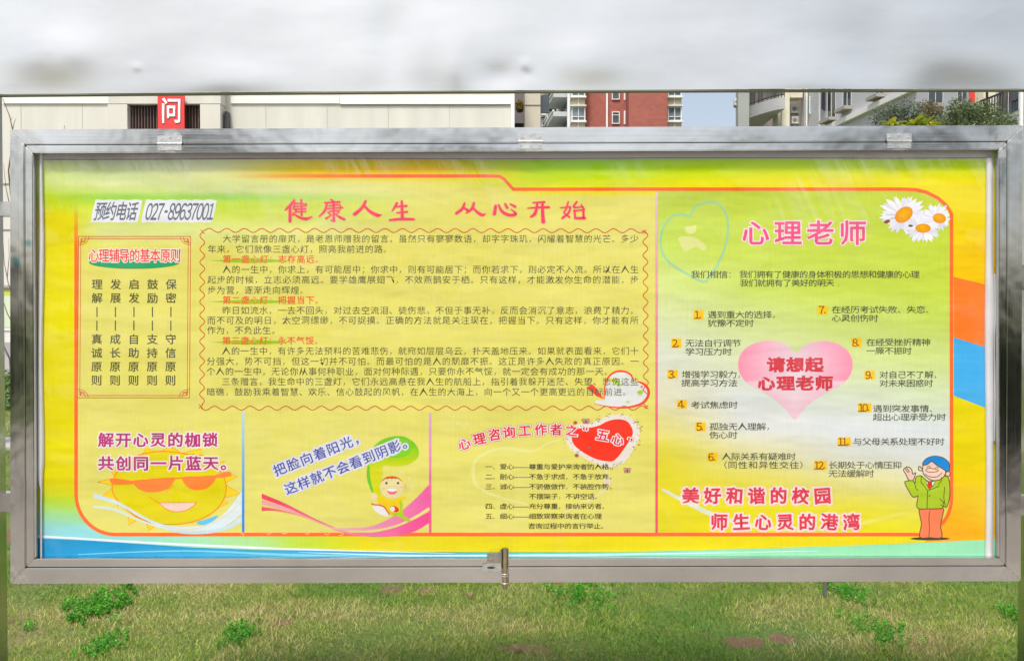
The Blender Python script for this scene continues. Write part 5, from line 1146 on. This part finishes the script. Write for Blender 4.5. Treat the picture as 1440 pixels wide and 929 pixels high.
# open casement with a blue lower pane
cs = thing('open_casement', 'open white framed casement with a light blue lower half, on the grey flats', 'window', tuple(FW.p(1139, 160, 0.1)))
Fc = Face(1143, 150, FW.p(1137.5, 150)[1]-0.2)
for (x0, y0, x1, y1) in ((1138, 136, 1139, 160), (1147, 136, 1148, 160), (1139, 136, 1147, 137), (1139, 159, 1147, 160)): Fc.box(x0, y0, x1, y1, 0.04, -0.02).build('frame', winf, cs)
Fc.box(1139.1, 148.5, 1146.9, 158.9, 0.01, -0.01).build('blue_pane', cm('blue_film', (0.10, 0.42, 0.58), 0.3), cs); Fc.box(1139.1, 137.1, 1146.9, 148.3, 0.01, -0.01).build('grey_pane', glassy('pale_pane', (0.40, 0.44, 0.46)), cs)
# air conditioners
def aircon(FF, x0, y0, x1, y1, out, label):
    a = FF.rect(x0, y0, x1, y1); r = thing('air_conditioner', label, 'air conditioner', tuple(FF.w((a[0]+a[2])/2, a[1], out)), 'air conditioner units on the grey flats')
    FF.boxuv(*a, out+0.35, out).build('casing', acw, r, bevel=0.02)
    w_ = a[2]-a[0]; h_ = a[3]-a[1]; cu, cz = a[0]+w_*0.38, a[1]+h_*0.5; R_ = min(w_*0.3, h_*0.40)
    gr_ = MB().prism([FF.w(cu+R_*math.cos(t), cz+R_*math.sin(t), out+0.362) for t in np.linspace(0, 2*math.pi, 17)[:-1]], FF.n*-0.01).build('fan_grille', cm('grille_grey', (0.22, 0.22, 0.22)), r)
    for k in range(4): FF.boxuv(a[0]+w_*0.74, a[1]+h_*(.2+.16*k), a[0]+w_*.95, a[1]+h_*(.27+.16*k), out+0.358, out+0.352).build('vent_slot', cm('grille_grey', (0.22, 0.22, 0.22)), r)
    b_ = MB(); 
    for f in (.15, .8): FF.boxuv(a[0]+w_*f, a[1]-0.06, a[0]+w_*(f+.06), a[1]-0.005, out+0.36, out-0.0, b_)
    FF.boxuv(a[0], a[1]-0.11, a[2], a[1]-0.062, out+0.38, out+0.3, b_).build('bracket', cm('bracket_dark', (0.12, 0.11, 0.11)), r)
aircon(FA, 1030, 141.5, 1037.6, 151, 0.1, 'air conditioner hanging off the outer corner of the grey flats, against the sky')
aircon(FA, 1112.5, 147.5, 1123.5, 159.5, -0.3, 'upper of the two air conditioners in the beige recess')
aircon(FA, 1113.5, 163.5, 1123.5, 174.5, -0.3, 'lower of the two air conditioners in the beige recess')
aircon(FA, 1173.5, 128.5, 1182, 138.0, 9.0, 'upper air conditioner on the grey wall, cut by the header panel')
aircon(FA, 1175, 141.5, 1183.5, 152.5, 9.0, 'lower air conditioner on the grey wall, beside a window sill')
FA.boxuv(FA.uv(1176, 150)[0], 0, FA.uv(1176, 150)[0]+.01, 0.01, 0.01, 0).build('wall_hook', greyw, rb_)
q = FW.p(1367, 143.5, 0.6); cl = MB().box((q[0]-0.09, q[1], q[2]), (q[0]+0.09, q[1]+0.02, q[2]+0.38)).build('red_cloth', cm('red_cloth', (0.62, 0.05, 0.03))); tag(cl, 'small red cloth hung at a window of the grey flats above the bushes', 'cloth')

# --- trees and plants
def trunk_mb(base, top, r, seed, n=7, limb=None):
    rr = random.Random(seed); base = Vector(base); top = Vector(top); mb = MB(); L = (top-base).length
    pts = [base.lerp(top, t)+Vector((rr.uniform(-.02, .02), rr.uniform(-.02, .02), 0))*L*(t > 0) for t in (0, .25, .5, .75, 1)]
    mb.tube([tuple(p) for p in pts], [r, r*.85, r*.7, r*.5, r*.25], 8)
    for i in range(n):
        t = rr.uniform(.35, .95); p = base.lerp(top, t); a = rr.uniform(0, 6.28); l = (limb or L*.3)*rr.uniform(.7, 1.2)
        if limb: p = top-Vector((0, 0, limb*rr.uniform(.3, 1.2)))
        m_ = p+Vector((math.cos(a), math.sin(a), .5))*l*.5; e = m_+Vector((math.cos(a+.4), math.sin(a+.4), .9))*l*.5
        mb.tube([tuple(p), tuple(m_), tuple(e)], [r*.4, r*.25, r*.1], 6)
    return mb
bark = cm('bark', (0.13, 0.10, 0.075), 0.9, 0.2, 8)
def tree(px, py, Y, R, n, leaf, cols, label, seed, group='bushy trees in front of the grey flats', cat='tree', nclump=16, hidden=None):
    c0 = onY(px, py, Y) if hidden is None else np.array(hidden, float); rr = np.random.default_rng(seed)
    root = thing('tree', label, cat, (c0[0], c0[1], 0), group)
    trunk_mb((c0[0], c0[1], 0), (c0[0], c0[1], c0[2]+R[2]*0.5), max(0.03, R[0]*0.07), seed, limb=R[0]*0.75).build('trunk', bark, root)
    d = rr.normal(size=(nclump, 3)); d /= np.linalg.norm(d, axis=1)[:, None]; cs = c0+d*np.array(R)*rr.uniform(0.3, 0.85, (nclump, 1))
    V, Q, c = leafcloud(cs, [tuple(np.array(R)*f) for f in rr.uniform(.26, .46, nclump)], n, leaf, cols, seed, 1.0, 0.15, 0.36)
    mesh_np('crown', V, Q, M['veg'], root, c)
BG = [(0.10, 0.135, 0.085), (0.15, 0.19, 0.12), (0.07, 0.10, 0.065), (0.20, 0.24, 0.16)]
GG = [(0.09, 0.14, 0.055), (0.14, 0.20, 0.075), (0.06, 0.10, 0.04), (0.19, 0.24, 0.09)]
BN = [(0.19, 0.15, 0.07), (0.24, 0.18, 0.09), (0.13, 0.14, 0.07), (0.18, 0.18, 0.09)]
tree(1262, 170, 11.5, (0.36, 0.35, 0.34), 4600, 0.020, BG, 'bluish green bushy tree, the leftmost of those in front of the grey flats', 61)
tree(1305, 174, 12.2, (0.40, 0.3, 0.36), 4200, 0.021, BN, 'thin brownish bushy tree between the bluish one and the large green one', 62)
tree(1352, 176, 11.0, (0.50, 0.45, 0.46), 7000, 0.020, GG, 'largest bushy green tree behind the right hinge of the board', 63)
tree(1402, 186, 11.4, (0.34, 0.35, 0.32), 3000, 0.020, GG, 'low green bushy tree under the window cage, rightmost of them', 64)
def loquat(px, py, Y, w, seed, label):
    c0 = onY(px, py, Y); rr = random.Random(seed); root = thing('leafy_plant', label, 'plant', (c0[0], c0[1], 0), 'yellow green broad leaved plants behind the board')
    trunk_mb((c0[0], c0[1], 0), (c0[0], c0[1], c0[2]-0.02), 0.02, seed, 3, limb=0.05).build('trunk', bark, root)
    V = []; Fc = []; Cc = []
    for i in range(34):
        a = rr.uniform(0, 6.28); el = rr.uniform(-.1, 1.1); L = w*rr.uniform(.75, 1.1); b = np.array([c0[0]+rr.uniform(-.4, .4)*w, c0[1]+rr.uniform(-.2, .2)*w, c0[2]-0.05+rr.uniform(-.03, .03)])
        d = np.array([math.cos(a)*math.cos(el), math.sin(a)*math.cos(el), math.sin(el)]); s_ = np.cross(d, [0, 0, 1]); s_ /= np.linalg.norm(s_)+1e-9; up = np.cross(s_, d); col = np.array(rr.choice([(0.50, 0.52, 0.04), (0.34, 0.42, 0.04), (0.58, 0.56, 0.07), (0.20, 0.30, 0.04)])); n0 = len(V)
        for t, wd in ((0, .02), (.3, .14), (.6, .17), (.85, .10), (1, .0)):
            m_ = b+d*L*t-np.array([0, 0, 1])*L*.25*t*t
            V += [m_-s_*wd*L+up*wd*L*.35, m_, m_+s_*wd*L+up*wd*L*.35]; Cc += [col]*3
        for k in range(4):
            o_ = n0+3*k; Fc += [(o_, o_+1, o_+4, o_+3), (o_+1, o_+2, o_+5, o_+4)]
    mesh_np('foliage', np.array(V), np.array(Fc), M['veg'], root, np.array(Cc))
loquat(1257, 171, 6.2, 0.13, 71, 'yellow green leaf rosette showing over the frame left of the right hinge')
loquat(1293, 170, 6.0, 0.155, 72, 'larger yellow green leaf rosette showing over the frame above the right hinge')
loquat(1312, 173, 6.3, 0.11, 73, 'small yellow green leaf rosette right of the larger one')

# bare sapling seen left of the board
def sapling():
    g = onY(30, 300, 3.2); rr = random.Random(4); root = thing('bare_sapling', 'bare brown sapling with thin twigs beside the left edge of the board frame', 'sapling', (g[0], 3.2, 0))
    mb = MB(); P = lambda x, y: onY(x, y, 3.2)
    for pts, r0 in (([(24, 790), (22, 700), (20, 600), (14, 505), (6, 488), (-6, 470)], 0.012), ([(20, 600), (26, 450), (20, 330), (12, 240), (19, 190), (14, 165), (4, 139)], 0.008), ([(22, 420), (12, 400), (6, 370), (4, 330)], 0.004), ([(10, 392), (13, 360), (12, 335)], 0.003), ([(26, 470), (10, 440), (2, 415), (-4, 400)], 0.004), ([(18, 182), (20, 172), (23, 166)], 0.003), ([(17, 178), (15, 170), (18, 165)], 0.0025), ([(16, 300), (8, 262), (5, 230)], 0.0035), ([(30, 500), (60, 300), (88, 200), (91, 176)], 0.005), ([(40, 450), (110, 300), (105, 230)], 0.004)):
        mb.tube([P(*q) for q in pts], [r0*(1-.75*i/(len(pts)-1)) for i in range(len(pts))], 6)
    mb.build('branch', cm('twig', (0.16, 0.085, 0.06), 0.8, 0.2, 20), root)
sapling()
# low hedge and a second board far behind, in the gap on the left
def hedge(x0, x1, Y, h, d, n, label, cols, seed, cat='hedge', grp=None):
    root = thing('hedge', label, cat, ((x0+x1)/2, Y, 0), grp); k = max(3, int((x1-x0)/(h*0.7))); cs = [(x0+(x1-x0)*(i+.5)/k, Y, h*0.5) for i in range(k)]
    V, Q, c = leafcloud(cs, [((x1-x0)/k*.8, d/2, h*.5)]*k, n, 0.035*max(1, h), cols, seed, 1, 0.35, 0.5); V[:, 2] = np.maximum(V[:, 2], 0.005); mesh_np('foliage', V, Q, M['veg'], root, c)
    mb = MB()
    for c_ in cs: mb.tube([(c_[0], Y, 0), (c_[0], Y, h*.6)], 0.02, 5)
    mb.build('stem', bark, root)
HG = [(0.07, 0.20, 0.03), (0.05, 0.15, 0.025), (0.09, 0.24, 0.04)]
hedge(-11.5, -5.5, 12.2, 0.62, 0.9, 9000, 'bright green low hedge seen in the gap left of the board', HG, 81)
hedge(4.7, 8.0, 6.5, 1.5, 1.2, 9000, 'dark green hedge just beyond the right edge of the board', [(0.02, 0.035, 0.02), (0.03, 0.05, 0.025)], 82)
sb = thing('small_notice_board', 'second notice board with a pale green poster, far behind the left edge', 'notice board', tuple(onY(-40, 500, 7.5)*np.array([1, 1, 0])))
Fq = Face(-40, 430, 7.5)
Fq.box(-110, 405, 30, 464, 0.0, -0.06).build('panel', cm('white_board', (0.7, 0.7, 0.66)), sb); Fq.box(-106, 407, 28, 415, 0.006, 0.001).build('poster_band', cm('lime_band', (0.55, 0.60, 0.10)), sb); Fq.box(-106, 415.3, 28, 460, 0.006, 0.001).build('poster_sheet', cm('pale_sheet', (0.62, 0.68, 0.50)), sb)
for (a, b_, c_, d_) in ((-112, 401, 32, 404.8), (-112, 464.3, 32, 467)): Fq.box(a, b_, c_, d_, 0.03, -0.08).build('frame_rail', M['zinc'], sb)
for x in (-100, 22):
    a = Fq.p(x, 470, -0.1); MB().tube([(a[0], a[1], 0), (a[0], a[1], Fq.p(x, 404)[2])], 0.03, 8).build('leg', M['zinc'], sb)

# --- what stands behind the camera and shows in the steel and the cover sheet
SG = [(0.035, 0.05, 0.025), (0.05, 0.075, 0.03), (0.025, 0.035, 0.018)]
for i, (x, y, h, r) in enumerate([(-24, -27, 5.5, 3.2), (-16, -22, 4.6, 2.6), (-9, -25, 5.6, 3.0), (-2, -30, 6, 3.0), (6, -24, 4.2, 2.3), (13, -27, 5.8, 3.2), (21, -23, 5.0, 2.8), (29, -29, 6.0, 3.4)]):
    tree(0, 0, 0, (r, r, r*.75), 3200, 0.20, SG, 'leafy tree across the paved square, behind the camera', 90+i, group='trees across the paved square', hidden=(x, y, h), nclump=14)
for i, (x0, x1) in enumerate([(-26, -15), (-13.5, -3), (-1.5, 9), (10.5, 24)]):
    hedge(x0, x1, -13.5, 1.15, 1.3, 5200, 'clipped dark hedge across the paved square, behind the camera', SG, 110+i, grp='hedges across the paved square')
for i, (x0, x1, Y, h) in enumerate([(-6.8, -4.5, -5.6, 2.3), (-4.2, -3.4, -6.4, 1.0), (3.6, 4.5, -5.8, 1.9), (4.9, 6.6, -6.3, 1.5), (-12, -7.4, -7.0, 1.5), (7.6, 12, -7.0, 1.5)]):
    hedge(x0, x1, Y, h, 0.8, 3600, 'dark shrub beside the pavement, behind the camera', SG, 130+i, cat='shrub', grp='shrubs beside the pavement')
